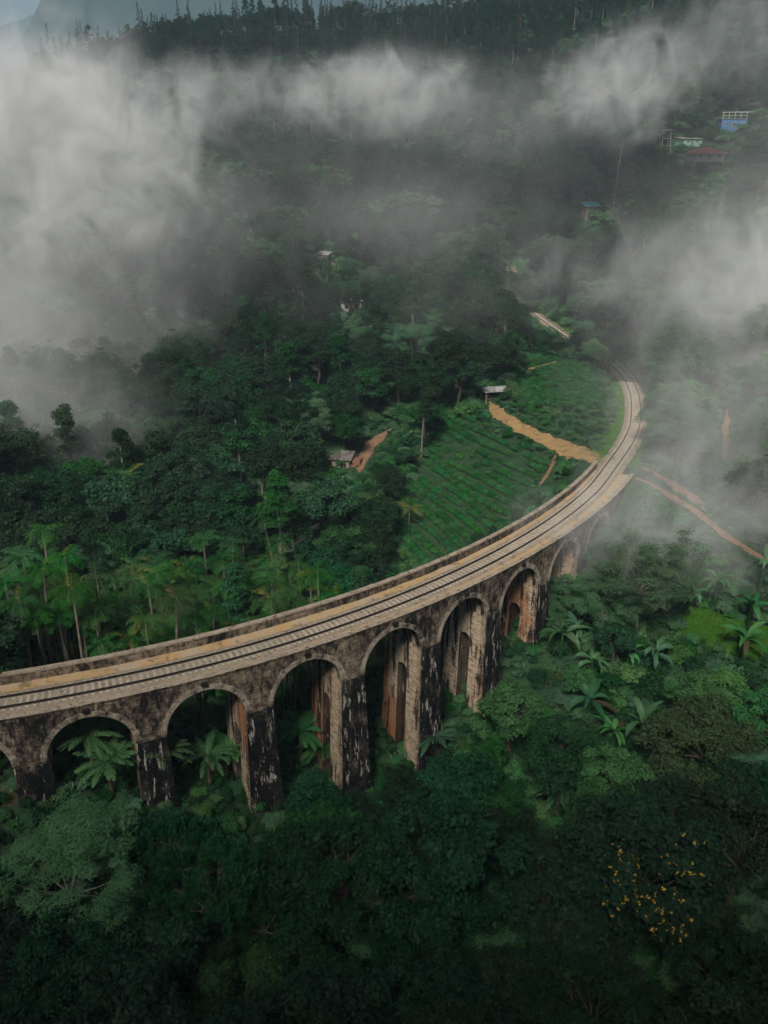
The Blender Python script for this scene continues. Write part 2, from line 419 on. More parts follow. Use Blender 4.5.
# ------------------------------------------------------------------ the viaduct
via = link('railway_viaduct', None, loc=(0, 0, 0))
tag(via, 'curved nine arch brick viaduct with mould-blackened piers and a single track', 'viaduct')
RA = 3.86                       # arch radius
Z_CR, Z_SP = -1.36, -5.22       # crown of the soffit, springing
Z_TOP = -0.14
HALF = DTH/2
ARCHES = list(range(-1, 8))
bmats = [M['outer'], M['inner']]
def wall_strip(mb, ts, zb, back=True):
    """near face, far face and soffit under columns at the angles ts with bottoms zb"""
    arc = 0.0
    for i in range(len(ts)-1):
        t0, t1, b0, b1 = ts[i], ts[i+1], zb[i], zb[i+1]
        s0, s1 = sarc(t0), sarc(t1)
        mb.quad(bp(t0,0,b0), bp(t1,0,b1), bp(t1,0,Z_TOP), bp(t0,0,Z_TOP), 0, [(s0,b0),(s1,b1),(s1,Z_TOP),(s0,Z_TOP)])
        mb.quad(bp(t1,W,b1), bp(t0,W,b0), bp(t0,W,Z_TOP), bp(t1,W,Z_TOP), 0, [(s1,b1),(s0,b0),(s0,Z_TOP),(s1,Z_TOP)])
        l = math.hypot(s1-s0, b1-b0)
        if l < 1.2: mb.quad(bp(t0,W,b0), bp(t1,W,b1), bp(t1,0,b1), bp(t0,0,b0), 1, [(W,arc),(W,arc+l),(0,arc+l),(0,arc)])
        arc += l
for k in ARCHES:
    tc = TH0 + DTH*k; mb = MB()
    phi = np.linspace(math.pi, 0, 31)
    ts = [tc-HALF] + [tc + RA*math.cos(p)/RR for p in phi] + [tc+HALF]
    zb = [Z_SP] + [Z_SP + RA*math.sin(p) for p in phi] + [Z_SP]
    # arch legs: the pier columns either side go straight down to the springing
    wall_strip(mb, ts[1:-1], zb[1:-1])
    for a, b in ((ts[0], ts[1]), (ts[-2], ts[-1])):
        s0, s1 = sarc(a), sarc(b)
        mb.quad(bp(a,0,Z_SP), bp(b,0,Z_SP), bp(b,0,Z_TOP), bp(a,0,Z_TOP), 0, [(s0,Z_SP),(s1,Z_SP),(s1,Z_TOP),(s0,Z_TOP)])
        mb.quad(bp(b,W,Z_SP), bp(a,W,Z_SP), bp(a,W,Z_TOP), bp(b,W,Z_TOP), 0, [(s1,Z_SP),(s0,Z_SP),(s0,Z_TOP),(s1,Z_TOP)])
    link('spandrel_wall', mb.mesh('spandrel_wall', bmats), via)
    # ring of voussoirs standing a little proud of both faces
    for off in (-0.035, W+0.035):
        mb = MB(); n = 30; inn = 0.03
        for i in range(n):
            p0, p1 = math.pi*(1-i/n), math.pi*(1-(i+1)/n)
            jit = [0.0, 0.05][i % 2]
            def q(p, r, o): return bp(tc + r*math.cos(p)/RR, o, Z_SP + r*math.sin(p))
            ri, ro = RA-inn, RA+0.52+jit
            o2 = 0.25 if off < 0 else W-0.25
            a0, a1 = p0*RA, p1*RA
            f = (q(p0,ri,off), q(p1,ri,off), q(p1,ro,off), q(p0,ro,off))
            if off > 0: f = f[::-1]
            mb.quad(*f, 0, [(a0,0),(a1,0),(a1,.55),(a0,.55)])
            mb.quad(q(p0,ri,o2), q(p1,ri,o2), q(p1,ri,off), q(p0,ri,off), 0, [(a0,0),(a1,0),(a1,.55),(a0,.55)])
            mb.quad(q(p1,ro,o2), q(p0,ro,o2), q(p0,ro,off), q(p1,ro,off), 0, [(a0,0),(a1,0),(a1,.55),(a0,.55)])
            for pe in (p0, p1): mb.quad(q(pe,ri,off), q(pe,ro,off), q(pe,ro,o2), q(pe,ri,o2), 0, [(a0,0),(a0,.5),(a0+.3,.5),(a0+.3,0)])
        link('arch_ring', mb.mesh('arch_ring', [M['ring']]), via)
    # drain spout above the crown
    mb = MB(); c = bp(tc, -0.14, -0.62); mb.box(c, (0.55, 0.36, 0.34), 0, tc+math.pi/2)
    link('drain_spout', mb.mesh('drain_spout', [M['rail']]), via)

# piers: two legs joined by a jack arch, battered
def pier(tc, zb):
    mb = MB(); Rj = 0.9; rc = W/2; zj = Z_SP-4.3
    cols = [0.0, 1.1, rc-Rj] + [rc-Rj*math.cos(a) for a in np.linspace(0.02, math.pi-0.02, 13)] + [rc+Rj, W-1.1, W]
    cols = sorted(set(round(c, 4) for c in cols))
    def bot(c): return zj + math.sqrt(max(0, Rj*Rj-(c-rc)**2)) if abs(c-rc) < Rj-1e-3 else zb
    def hw(z): return 1.41 + (Z_SP-z)*0.03
    def P(c, z, side):
        sp = (Z_SP-z)*0.03*(1 if c < 0.01 else (-1 if c > W-0.01 else 0))
        return bp(tc + side*hw(z)/RR, c-sp, z)
    nz = 6
    for side in (-1, 1):
        for a, b in zip(cols[:-1], cols[1:]):
            mid = (a+b)/2; inside = abs(mid-rc) < Rj-1e-3
            za, zb_ = (bot(a) if inside else zb), (bot(b) if inside else zb)
            if inside and abs(a-rc) >= Rj-1e-3: za = zj
            if inside and abs(b-rc) >= Rj-1e-3: zb_ = zj
            for j in range(nz):
                u0, u1 = j/nz, (j+1)/nz
                l0, l1 = za+(Z_SP-za)*u0, za+(Z_SP-za)*u1; r0, r1 = zb_+(Z_SP-zb_)*u0, zb_+(Z_SP-zb_)*u1
                q = (P(a,l0,side), P(b,r0,side), P(b,r1,side), P(a,l1,side)); w = [(a,l0),(b,r0),(b,r1),(a,l1)]
                if side > 0: q, w = q[::-1], w[::-1]
                mb.quad(*q, 1, w)
            if inside:   # intrados of the jack arch
                mb.quad(P(a,za,-1), P(a,za,1), P(b,zb_,1), P(b,zb_,-1), 1, [(0,a),(2.2,a),(2.2,b),(0,b)])
    for c, m, fl in ((0.0, 0, 0), (W, 0, 1), (rc-Rj, 1, 1), (rc+Rj, 1, 0)):
        top = Z_SP if m == 0 else zj
        for j in range(nz):
            z0, z1 = zb+(top-zb)*j/nz, zb+(top-zb)*(j+1)/nz
            q = (P(c,z0,-1), P(c,z0,1), P(c,z1,1), P(c,z1,-1))
            s = tc*RR; w = [(s-1.5,z0),(s+1.5,z0),(s+1.5,z1),(s-1.5,z1)]
            if fl: q, w = q[::-1], w[::-1]
            mb.quad(*q, m, w)
    link('pier', mb.mesh('pier', [M['pier_face'], M['inner']]), via)
    # impost course where the arches spring
    for c0, c1 in ((-0.05, 0.02), (W-0.02, W+0.05)):
        mb = MB()
        z0, z1 = Z_SP-0.18, Z_SP+0.1; h = 1.40
        p = lambda c, s, z: bp(tc+s*h/RR, c, z)
        mb.quad(p(c0,-1,z0), p(c0,1,z0), p(c0,1,z1), p(c0,-1,z1), 0, [(0,0),(2,0),(2,.3),(0,.3)])
        mb.quad(p(c1,1,z0), p(c1,-1,z0), p(c1,-1,z1), p(c1,1,z1), 0, [(0,0),(2,0),(2,.3),(0,.3)])
        mb.quad(p(c0,-1,z1), p(c0,1,z1), p(c1,1,z1), p(c1,-1,z1), 0, [(0,0),(2,0),(2,.1),(0,.1)])
        mb.quad(p(c1,-1,z0), p(c1,1,z0), p(c0,1,z0), p(c0,-1,z0), 0, [(0,0),(2,0),(2,.1),(0,.1)])
        for s in (-1, 1): mb.quad(p(c0,s,z0), p(c1,s,z0), p(c1,s,z1), p(c0,s,z1), 0, [(0,0),(.1,0),(.1,.3),(0,.3)])
        link('impost', mb.mesh('impost', [M['outer']]), via)
for k in ARCHES[:-1]:
    t = TH0 + DTH*(k+0.5); x, y, _ = bp(t, W/2, 0)
    z = min(float(H(np.array([bp(t,o,0)[0]]), np.array([bp(t,o,0)[1]]))[0]) for o in (-1, W/2, W+1)) - 1.5
    pier(t, z)
# abutments
for t0, t1 in ((T_L, TH0+DTH*(-1.5)), (TH0+DTH*7.5, T_R)):
    mb = MB(); n = 12
    for i in range(n):
        a, b = t0+(t1-t0)*i/n, t0+(t1-t0)*(i+1)/n
        for off, fl in ((0, 0), (W, 1)):
            q = [bp(a,off,-14), bp(b,off,-14), bp(b,off,Z_TOP), bp(a,off,Z_TOP)]; w = [(sarc(a),-14),(sarc(b),-14),(sarc(b),Z_TOP),(sarc(a),Z_TOP)]
            if fl: q, w = q[::-1], w[::-1]
            mb.quad(*q, 0, w)
    for e in (t0, t1): mb.quad(bp(e,0,-14), bp(e,W,-14), bp(e,W,-.62), bp(e,0,-.62), 1, [(0,-14),(W,-14),(W,0),(0,0)])
    link('abutment', mb.mesh('abutment', bmats), via)
# parapets with their copings, and the deck
def sweep(name, prof, mats, mi, t0=T_L, t1=T_R, step=0.9, jitter=0.0, close=False):
    n = int((t1-t0)*RR/step); mb = MB(); r = np.random.default_rng(len(name))
    prof_s = [0]
    for (a, b), (c, d) in zip(prof[:-1], prof[1:]): prof_s.append(prof_s[-1]+math.hypot(c-a, d-b))
    jz = r.normal(0, jitter, n+1); jo = r.normal(0, jitter, n+1)
    for i in range(n):
        a, b = t0+(t1-t0)*i/n, t0+(t1-t0)*(i+1)/n
        for j in range(len(prof)-1):
            (o0, z0), (o1, z1) = prof[j], prof[j+1]
            mb.quad(bp(a,o0+jo[i],z0+jz[i]), bp(b,o0+jo[i+1],z0+jz[i+1]), bp(b,o1+jo[i+1],z1+jz[i+1]), bp(a,o1+jo[i],z1+jz[i]), mi[j],
                    [(sarc(a),prof_s[j]),(sarc(b),prof_s[j]),(sarc(b),prof_s[j+1]),(sarc(a),prof_s[j+1])])
    for e in (0, n):
        t = t0+(t1-t0)*e/n; i = len(mb.V)
        mb.V += [bp(t, o+jo[e], z+jz[e]) for o, z in prof]; mb.F.append(tuple(range(i, i+len(prof)))); mb.M.append(mi[0]); mb.U += [(o, z) for o, z in prof]
    return link(name, mb.mesh(name, mats), via)
sweep('parapet', [(0.0,Z_TOP),(-0.09,Z_TOP),(-0.09,0.0),(0.50,0.02),(0.50,-0.40)], [M['coping'], M['outer']], [1,1,0,0], jitter=0.012)
sweep('parapet', [(W-0.5,-0.40),(W-0.5,0.58),(W-0.56,0.58),(W-0.56,0.74),(W+0.07,0.74),(W+0.07,0.58),(W,0.58),(W,Z_TOP)], [M['coping'], M['outer']], [1,0,0,0,0,0,1], t1=rad(-26.0), jitter=0.012)

# deck bed: sand each side, ballast crowned under the track
def deck_sheet():
    ts = np.linspace(T_L, T_R, 150); offs = np.linspace(0.45, W-0.45, 26); V = []
    for t in ts:
        for o_ in offs:
            x, y, _ = bp(t, o_, 0)
            z = -0.36 + 0.05*(vnoise(np.array(x*1.3), np.array(y*1.3))-0.5) + 0.12*max(0, (o_-5.2)/1.1)*vnoise(np.array(x*.4), np.array(y*.4))
            V.append((x, y, float(z)))
    n = len(offs); i = np.arange(n-1)[None] + (np.arange(len(ts)-1)*n)[:, None]
    return mesh_np('deck', V, np.stack([i, i+n, i+n+1, i+1], -1).reshape(-1, 4), [M['deck']], smooth=True)
link('deck', deck_sheet(), via)

# ------------------------------------------------------------------ the railway track
def frames(P):
    T_ = np.gradient(P, axis=0); T_ /= np.linalg.norm(T_, axis=1)[:, None]
    return T_, np.stack([-T_[:, 1], T_[:, 0]], 1)
trk = link('railway_track', None)
tag(trk, 'single railway track on pale concrete sleepers curving over the viaduct into the hill', 'railway track')
TT, TN = frames(TRACK); NTR = len(TRACK)
def strip(name, prof, m, parent, step=1, smooth=False, rough=0.0, zoff=None):
    P = TRACK[::step]; N = TN[::step]; n = len(P); k = len(prof); V = []
    for o_, z in prof:
        q = P + N*o_; zz = np.full(n, z)
        if rough: zz = zz + rough*(vnoise(q[:, 0]*2.1, q[:, 1]*2.1)-0.5)
        V.append(np.c_[q, zz])
    V = np.stack(V, 1).reshape(-1, 3)
    i = np.arange(k-1)[None] + (np.arange(n-1)*k)[:, None]
    F = np.stack([i, i+1, i+k+1, i+k], -1).reshape(-1, 4)
    return link(name, mesh_np(name, V, F, [m], smooth=smooth), parent)
ZS = -0.235
strip('ballast_bed', [(a, ZS-0.055+(-0.19 if abs(a) > 1.75 else (-0.03 if abs(a) > 1.45 else 0))) for a in (-2.1,-1.75,-1.45,-1,-.5,0,.5,1,1.45,1.75,2.1)], M['ballast'], trk, 1, True, 0.05)
for s in (-1, 1):
    c = s*0.84; prof = [(c-.075,ZS),(c-.075,ZS+.02),(c-.02,ZS+.04),(c-.02,ZS+.13),(c-.045,ZS+.14),(c-.045,ZS+.18),(c+.045,ZS+.18),(c+.045,ZS+.14),(c+.02,ZS+.13),(c+.02,ZS+.04),(c+.075,ZS+.02),(c+.075,ZS)]
    strip('rail', prof, M['rail'], trk, 1)
sl = MB()
for (x0, x1, z1) in ((-1.35, -0.5, 0.0), (-0.5, 0.5, -0.035), (0.5, 1.35, 0.0)):
    sl.box(((x0+x1)/2, 0, (z1-0.2)/2), (x1-x0, 0.27, z1+0.2))
for s in (-1, 1):
    for d in (-.13, .13): sl.box((s*0.84+d, 0, 0.02), (0.1, 0.14, 0.045), 1)
sl_me = sl.mesh('sleeper', [M['sleeper'], M['rail']])
ts_px = [project(*TRACK[i], ZS) for i in range(NTR)]
vis = [i for i in range(4, NTR-4) if -30 < ts_px[i][0] < 800]
first = vis[0]
rest = MB()
for n_, i in enumerate(vis):
    a = math.atan2(TN[i, 1], TN[i, 0]) + random.gauss(0, 0.012)
    if n_ < 100:
        o = link('sleeper', sl_me, trk, (TRACK[i, 0], TRACK[i, 1], ZS+random.uniform(-.012, .008)), (0, 0, a))
    else:
        rest.box((TRACK[i, 0], TRACK[i, 1], ZS-0.1), (2.7, 0.27, 0.2), 0, a)
o = link('sleeper', rest.mesh('sleepers_rest', [M['sleeper']]), trk); o['kind'] = 'stuff'
# stony shoulder of the line beyond the viaduct
P = TRACK[[i for i in range(NTR) if TRACK[i, 0] > 36.0 and TRACK[i, 1] > 122]]
def shoulder(name, off, w, m):
    Q = resample(P, 1.2); T_, N = frames(Q); V = []; nw = 6
    for k in range(nw):
        a = k/(nw-1)-0.5; s = np.arange(len(Q))
        q = Q + N*(off + a*w*(1+0.5*(fbm(s/4, s*0+k)-.47)))[:, None]
        V.append(np.c_[q, np.maximum(H(q[:, 0], q[:, 1]), -0.66)+0.16-0.22*abs(a*2)**3])
    V = np.stack(V, 1).reshape(-1, 3); i = np.arange(nw-1)[None] + (np.arange(len(Q)-1)*nw)[:, None]
    o = link(name, mesh_np(name, V, np.stack([i, i+1, i+nw+1, i+nw], -1).reshape(-1, 4), [m], smooth=True)); o['kind'] = 'structure'
M['verge'] = dirt_material('verge_stone', (0.27, 0.205, 0.135), (0.22, 0.175, 0.125), (0.10, 0.10, 0.05), 0.5)
shoulder('dirt_verge', 0.0, 5.7, M['verge'])

# ------------------------------------------------------------------ foliage
def quads(C, n, t, L, Wd):
    """leaf quads (diamonds with a pointed tip) at C with normal n, long axis t"""
    b = np.cross(n, t)
    V = np.stack([C - t*L*0.5, C + b*Wd*0.5 + t*L*0.05, C + t*L*0.5, C - b*Wd*0.5 + t*L*0.05], 1).reshape(-1, 3)
    F = np.arange(len(V)).reshape(-1, 4)
    return V, F
def unit(v): return v/np.maximum(np.linalg.norm(v, axis=-1, keepdims=True), 1e-9)
def leaves_on(r, centres, radii, count, L, Wd, up=0.6, flat=0.75, droop=0.0, axis=None):
    """leaves on the shells of many clumps"""
    k = r.choice(len(centres), count, p=radii**2/np.sum(radii**2))
    d = unit(r.normal(size=(count, 3))); d[:, 2] = np.where(d[:, 2] < -0.25, -d[:, 2], d[:, 2])
    rr = radii[k]*r.uniform(0.45, 1.08, count)
    P = centres[k] + d*rr[:, None]*np.array([1, 1, flat])
    n = unit(d*0.7 + np.array([0, 0, up]) + r.normal(size=(count, 3))*0.45)
    t = unit(np.cross(n, r.normal(size=(count, 3)))); t[:, 2] -= droop; t = unit(t)
    n = unit(n - t*(n*t).sum(1)[:, None])
    s = r.uniform(0.6, 1.3, count)[:, None]
    V, F = quads(P, n, t, L*s, Wd*s)
    cl = r.random(len(centres))
    tint = np.clip(0.55*cl[k] + 0.45*r.random(count), 0, 1)
    return V, F, np.repeat(tint, 4)

def limbs(mb, r, base_h, r0, tips, lean=(0, 0), n=7):
    top = Vector((lean[0], lean[1], base_h))
    mb.tube([(0, 0, -1.2), (lean[0]*.2, lean[1]*.2, base_h*.3), (lean[0]*.6, lean[1]*.6, base_h*.7), top], [r0*1.35, r0, r0*.85, r0*.7], n)
    for tp in tips:
        tp = Vector(tp); mid = top.lerp(tp, 0.5) + Vector((r.normal()*.3, r.normal()*.3, -0.12*(tp-top).length+0.4))
        mb.tube([top - Vector((0, 0, 0.3)), mid, tp], [r0*.5, r0*.3, r0*.1], 5)
        for _ in range(2):
            t2 = tp + Vector((r.normal()*.9, r.normal()*.9, abs(r.normal())*.5))
            mb.tube([mid.lerp(tp, r.uniform(.2, .7)), t2], [r0*.17, r0*.05], 4, cap=False)

def broadleaf(seed, h, R, Rz, nclump, nleaf, L, Wd, lobes=0.25, cr=(0.9, 1.5), up=0.6, flat=0.75, hemi=-0.15, droop=0.0, r0=0.28, bare=False):
    r = np.random.default_rng(seed)
    d = unit(r.normal(size=(nclump*3, 3))); d = d[d[:, 2] > hemi][:nclump]
    ph = r.uniform(0, 6.28, 4)
    lob = 1 + lobes*(np.sin(3*np.arctan2(d[:, 1], d[:, 0])+ph[0])*0.6 + np.sin(5*d[:, 2]+ph[1])*0.5 + np.sin(7*np.arctan2(d[:, 1], d[:, 0])+ph[2])*.35)
    q = r.uniform(0.5, 1.0, len(d))**0.5
    C = d*np.array([R, R, Rz])*(lob*q)[:, None]; C[:, 2] += h-Rz
    rd = r.uniform(*cr, len(d))
    V, F, t = leaves_on(r, C, rd, nleaf, L, Wd, up, flat, droop)
    mb = MB(); idx = np.argsort(-np.linalg.norm(C[:, :2], axis=1))[:: max(1, len(C)//(9 if not bare else 16))]
    limbs(mb, r, (h-Rz)*0.72, r0, [tuple(C[i]*np.array([.85, .85, 1])) for i in idx], (r.normal()*.4, r.normal()*.4))
    return V, F, t, mb

PROTO = {}
def proto(key, V, F, t, mb, leafm, barkm):
    me = mesh_np('crown', V, F, [leafm], tint=t)
    PROTO.setdefault(key, []).append((me, mb.mesh('trunk', [barkm], smooth=True)))

for s in range(5):
    proto('broad', *broadleaf(100+s, 9+s*.6, 4.0+.3*(s % 3), 3.2+.4*(s % 2), 46, 6400, .50, .27, .3), M['leaf'], M['bark'])
for s in range(4):
    proto('fresh', *broadleaf(150+s, 8.5+s*.6, 3.9, 3.3, 60, 8500, .42, .2, .3, (.7, 1.3)), M['fresh'], M['bark'])
for s in range(3):
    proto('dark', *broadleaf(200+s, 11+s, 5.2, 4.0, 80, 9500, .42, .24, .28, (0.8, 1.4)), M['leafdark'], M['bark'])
for s in range(3):
    proto('feathery', *broadleaf(300+s, 10.5+s, 5.5, 4.3, 150, 17000, .50, .075, .3, (0.7, 1.25), 1.5, .6, -.45, bare=True, r0=.17), M['feather'], M['palebark'])
for s in range(2):
    proto('olive', *broadleaf(400+s, 9+s, 5.0, 4.2, 70, 11000, .42, .13, .2, (0.9, 1.4), .5), M['olive'], M['bark'])
# tall slender forest trees: bare pale pole, small crown in tiers
for s in range(4):
    r = np.random.default_rng(500+s); h = 13+1.6*s; n = 26
    z = r.uniform(h*.62, h, n); a = r.uniform(0, 6.28, n); w_ = (1.0-(z-h*.6)/(h*.4))*1.9+.5
    C = np.stack([np.cos(a)*w_*r.uniform(.3, 1, n), np.sin(a)*w_*r.uniform(.3, 1, n), z], 1)
    V, F, t = leaves_on(r, C, r.uniform(.55, 1.1, n), 3600, .45, .22, .6, .9)
    mb = MB(); l = r.normal(size=2)*.6
    mb.tube([(0,0,-1), (l[0]*.3,l[1]*.3,h*.35), (l[0]*.2,l[1]*.1,h*.7), (0,0,h*.96)], [.24,.19,.14,.06], 6)
    for c in C[::2]: mb.tube([(0,0,c[2]-1.2), tuple(c)], [.07,.03], 4, cap=False)
    proto('slender', V, F, t, mb, M['leaf'] if s % 2 else M['leafdark'], M['palebark'])
# brush tree: upright bottle-brush shoots
for s in range(2):
    r = np.random.default_rng(600+s); n = 150
    d = unit(r.normal(size=(n, 3))); d[:, 2] = np.abs(d[:, 2])
    B = d*np.array([4.6, 4.6, 3.2])*r.uniform(.75, 1.0, n)[:, None] + np.array([0, 0, 5.0])
    ax = unit(d*.6 + np.array([0, 0, 1.0]) + r.normal(size=(n, 3))*.15); per = 75
    u = r.uniform(0, 1, (n, per)); P = B[:, None] + ax[:, None]*(u*1.5)[..., None]
    rd_ = unit(r.normal(size=(n, per, 3))); rd_ = unit(rd_ - ax[:, None]*(rd_*ax[:, None]).sum(-1)[..., None])
    P = P + rd_*(.34*(1-.55*u**2))[..., None]
    t_ = unit(rd_*.75 + ax[:, None]*.75).reshape(-1, 3); nn = unit(np.cross(t_, r.normal(size=t_.shape)))
    V, F = quads(P.reshape(-1, 3), nn, t_, .42, .1)
    tint = np.repeat(np.repeat(r.random(n)*.5, per) + .5*r.random(n*per), 4)
    mb = MB(); limbs(mb, r, 3.2, .22, [tuple(b*np.array([.85,.85,.95])) for b in B[::11]])
    proto('brush', V, F, tint, mb, M['leaf'], M['palebark'])
# conifers for the ridge and the slopes
for s in range(3):
    r = np.random.default_rng(700+s); h = 15+3*s; n = 60
    z = np.linspace(h*.18, h, n); a = r.uniform(0, 6.28, n); w_ = (h-z)/h*(2.6+.5*s)*r.uniform(.55, 1.1, n)+.2
    C = np.stack([np.cos(a)*w_*.7, np.sin(a)*w_*.7, z], 1)
    V, F, t = leaves_on(r, C, np.clip(w_*.55, .35, 1.2), 3600, .55, .16, .3, .35, .4)
    mb = MB(); mb.tube([(0,0,-1), (0,0,h*.5), (0,0,h*.98)], [.3,.2,.05], 6)
    proto('conifer', V, F, t, mb, M['conifer'], M['bark'])

def frond_set(r, n, length, base_z, rise, droop, leaflets, leaf_l, leaf_w, spread=0.35, curve=1.0):
    Vs, Ts = [], []
    for i in range(n):
        a = 2*math.pi*i/n + r.normal()*.2; el = rise + r.normal()*spread; ln = length*r.uniform(.8, 1.1)
        k = leaflets; u = np.linspace(.08, 1, k)
        ang = el - droop*u**1.3*curve
        dr = np.cos(ang)*ln/k; dz = np.sin(ang)*ln/k
        rr = np.cumsum(dr); zz = np.cumsum(dz) + base_z
        ca, sa = math.cos(a), math.sin(a)
        P = np.stack([rr*ca, rr*sa, zz], 1)
        tg = unit(np.stack([np.cos(ang)*ca, np.cos(ang)*sa, np.sin(ang)], 1)); side = np.array([-sa, ca, 0.0])
        tone = r.random()
        for s in (-1, 1):
            d = unit(side*s*.85 + tg*.5 + np.array([0, 0, -.35]) + r.normal(size=(k, 3))*.1)
            L = leaf_l*np.sin(np.clip(u*.92+.08, 0, 1)*math.pi)**.6*r.uniform(.85, 1.1, k)
            nn = unit(np.cross(d, tg)*s + np.array([0, 0, .2])); b = unit(np.cross(nn, d))*leaf_w
            V = np.stack([P - b*.5, P + d*L[:, None]*.55 - b*.55, P + d*L[:, None] , P + d*L[:, None]*.5 + b*.55], 1)
            Vs.append(V.reshape(-1, 3)); Ts.append(np.full(k*4, np.clip(tone*.6+.3*r.random(), 0, .88) if r.random() > .05 else .98))
        # rachis
        w_ = side*.035
        V = np.stack([P[:-1]-w_, P[1:]-w_, P[1:]+w_, P[:-1]+w_], 1).reshape(-1, 3); Vs.append(V); Ts.append(np.full(len(V), .8))
    V = np.concatenate(Vs); return V, np.arange(len(V)).reshape(-1, 4), np.concatenate(Ts)
for s in range(5):   # slim areca palms
    r = np.random.default_rng(800+s); h = 9+1.2*s
    V, F, t = frond_set(r, 11, 2.7, h, .8, 1.9, 16, .85, .075)
    lx, ly = r.normal(size=2)*.5; mb = MB()
    mb.tube([(0,0,-1), (lx*.2,ly*.2,h*.3), (lx*.7,ly*.7,h*.7), (lx,ly,h*.9), (lx,ly,h+.1)], [.17,.13,.11,.12,.05], 7)
    V[:, 0] += lx; V[:, 1] += ly
    proto('palm', V, F, t, mb, M['palm'], M['palebark'])
for s in range(2):   # coconut-like palms, bigger crowns
    r = np.random.default_rng(850+s); h = 8+2*s
    V, F, t = frond_set(r, 15, 4.0, h, .6, 1.6, 24, .95, .075)
    lx, ly = r.normal(size=2)*.8; mb = MB()
    mb.tube([(0,0,-1), (lx*.2,ly*.2,h*.3), (lx*.7,ly*.7,h*.7), (lx,ly,h)], [.28,.2,.16,.14], 8)
    V[:, 0] += lx; V[:, 1] += ly
    proto('coco', V, F, t, mb, M['palm'], M['palebark'])
for s in range(3):   # tree ferns: low wide rosettes
    r = np.random.default_rng(880+s)
    V, F, t = frond_set(r, 19, 3.1, 3.2+s*.6, .6, 1.15, 24, .5, .09, .22)
    mb = MB(); mb.tube([(0,0,-1.5), (.1,0,1.5), (0,0,3.2+s*.6)], [.22,.17,.13], 7)
    proto('fern', V, F, t*.8, mb, M['fresh'] if s != 1 else M['feather'], M['bark'])
# bananas: long paddle leaves, each a bent strip
for s in range(5):
    r = np.random.default_rng(900+s); n = 10+s % 3; hs = 2.2+.35*s; Vs, Fs, Ts = [], [], []; off = 0
    for i in range(n):
        a = 2*math.pi*(i*.382) + r.normal()*.2; ln = r.uniform(2.2, 3.2); wd = r.uniform(.55, .8)
        el = r.uniform(.3, 1.35); k = 9; u = np.linspace(0, 1, k); ang = el - r.uniform(1.0, 2.5)*u**1.5
        rr = np.r_[0, np.cumsum(np.cos(ang[1:])*ln/(k-1))]; zz = np.r_[0, np.cumsum(np.sin(ang[1:])*ln/(k-1))]+hs
        ca, sa = math.cos(a), math.sin(a); tw = r.normal()*.35
        wv = wd*np.clip(np.sin(np.clip((u-.1)/.9, 0, 1)**.75*math.pi), .04, 1)**.6*.5
        mid = np.stack([rr*ca, rr*sa, zz], 1); sd_ = np.array([-sa, ca, tw]); sd_ /= np.linalg.norm(sd_)
        rag = r.uniform(.55, 1.1, (2, k))
        up_ = np.array([0, 0, .22])
        V = np.stack([mid - sd_*(wv*rag[0])[:, None] + up_*wv[:, None], mid, mid + sd_*(wv*rag[1])[:, None] + up_*wv[:, None]], 1).reshape(-1, 3)
        idx = np.array([[j*3+c, j*3+3+c, j*3+4+c, j*3+1+c] for j in range(k-1) for c in (0, 1)])+off
        Vs.append(V); Fs.append(idx); Ts.append(np.full(len(V), r.uniform(.1, .85) if r.random() > .03 else .99)); off += len(V)
    mb = MB(); mb.tube([(0,0,-1), (0,0,hs*.6), (0,0,hs+.1)], [.24,.18,.09], 8)
    proto('banana', np.concatenate(Vs), np.concatenate(Fs), np.concatenate(Ts), mb, M['banana'], M['palm'])
# shrubs
for s in range(5):
    r = np.random.default_rng(950+s); n = 14
    d = unit(r.normal(size=(n, 3))); d[:, 2] = abs(d[:, 2]); C = d*np.array([1.2, 1.2, 1.0])*r.uniform(.4, 1, n)[:, None] + np.array([0, 0, .5])
    V, F, t = leaves_on(r, C, r.uniform(.45, .8, n), 1500, .34, .17 if s % 2 else .09, .6, .8)
    mb = MB()
    for c in C[::3]: mb.tube([(0,0,-.4), tuple(c)], [.05,.02], 4, cap=False)
    proto('shrub', V, F, t, mb, M['feather'] if s == 2 else (M['fresh'] if s in (1, 4) else M['leaf']), M['bark'])
# big-leaved low plants for the ground layer
def big_leaves(seed, n, L, Wd, m):
    r = np.random.default_rng(seed); a = r.uniform(0, 6.28, n); el = r.uniform(.1, 1.0, n)
    t = np.stack([np.cos(a)*np.cos(el), np.sin(a)*np.cos(el), np.sin(el)], 1); s = r.uniform(.6, 1.2, n)[:, None]
    B = r.normal(size=(n, 3))*np.array([.5, .5, .12]) + np.array([0, 0, .4])
    nn = unit(np.cross(t, np.cross(np.array([0, 0, 1.0]), t)) + r.normal(size=(n, 3))*.15); nn = unit(nn - t*(nn*t).sum(1)[:, None])
    V, F = quads(B + t*L*s*.6, nn, t, L*s, Wd*s)
    return mesh_np('leaf_cluster', V, F, [m], tint=np.repeat(r.random(n)*.9, 4))

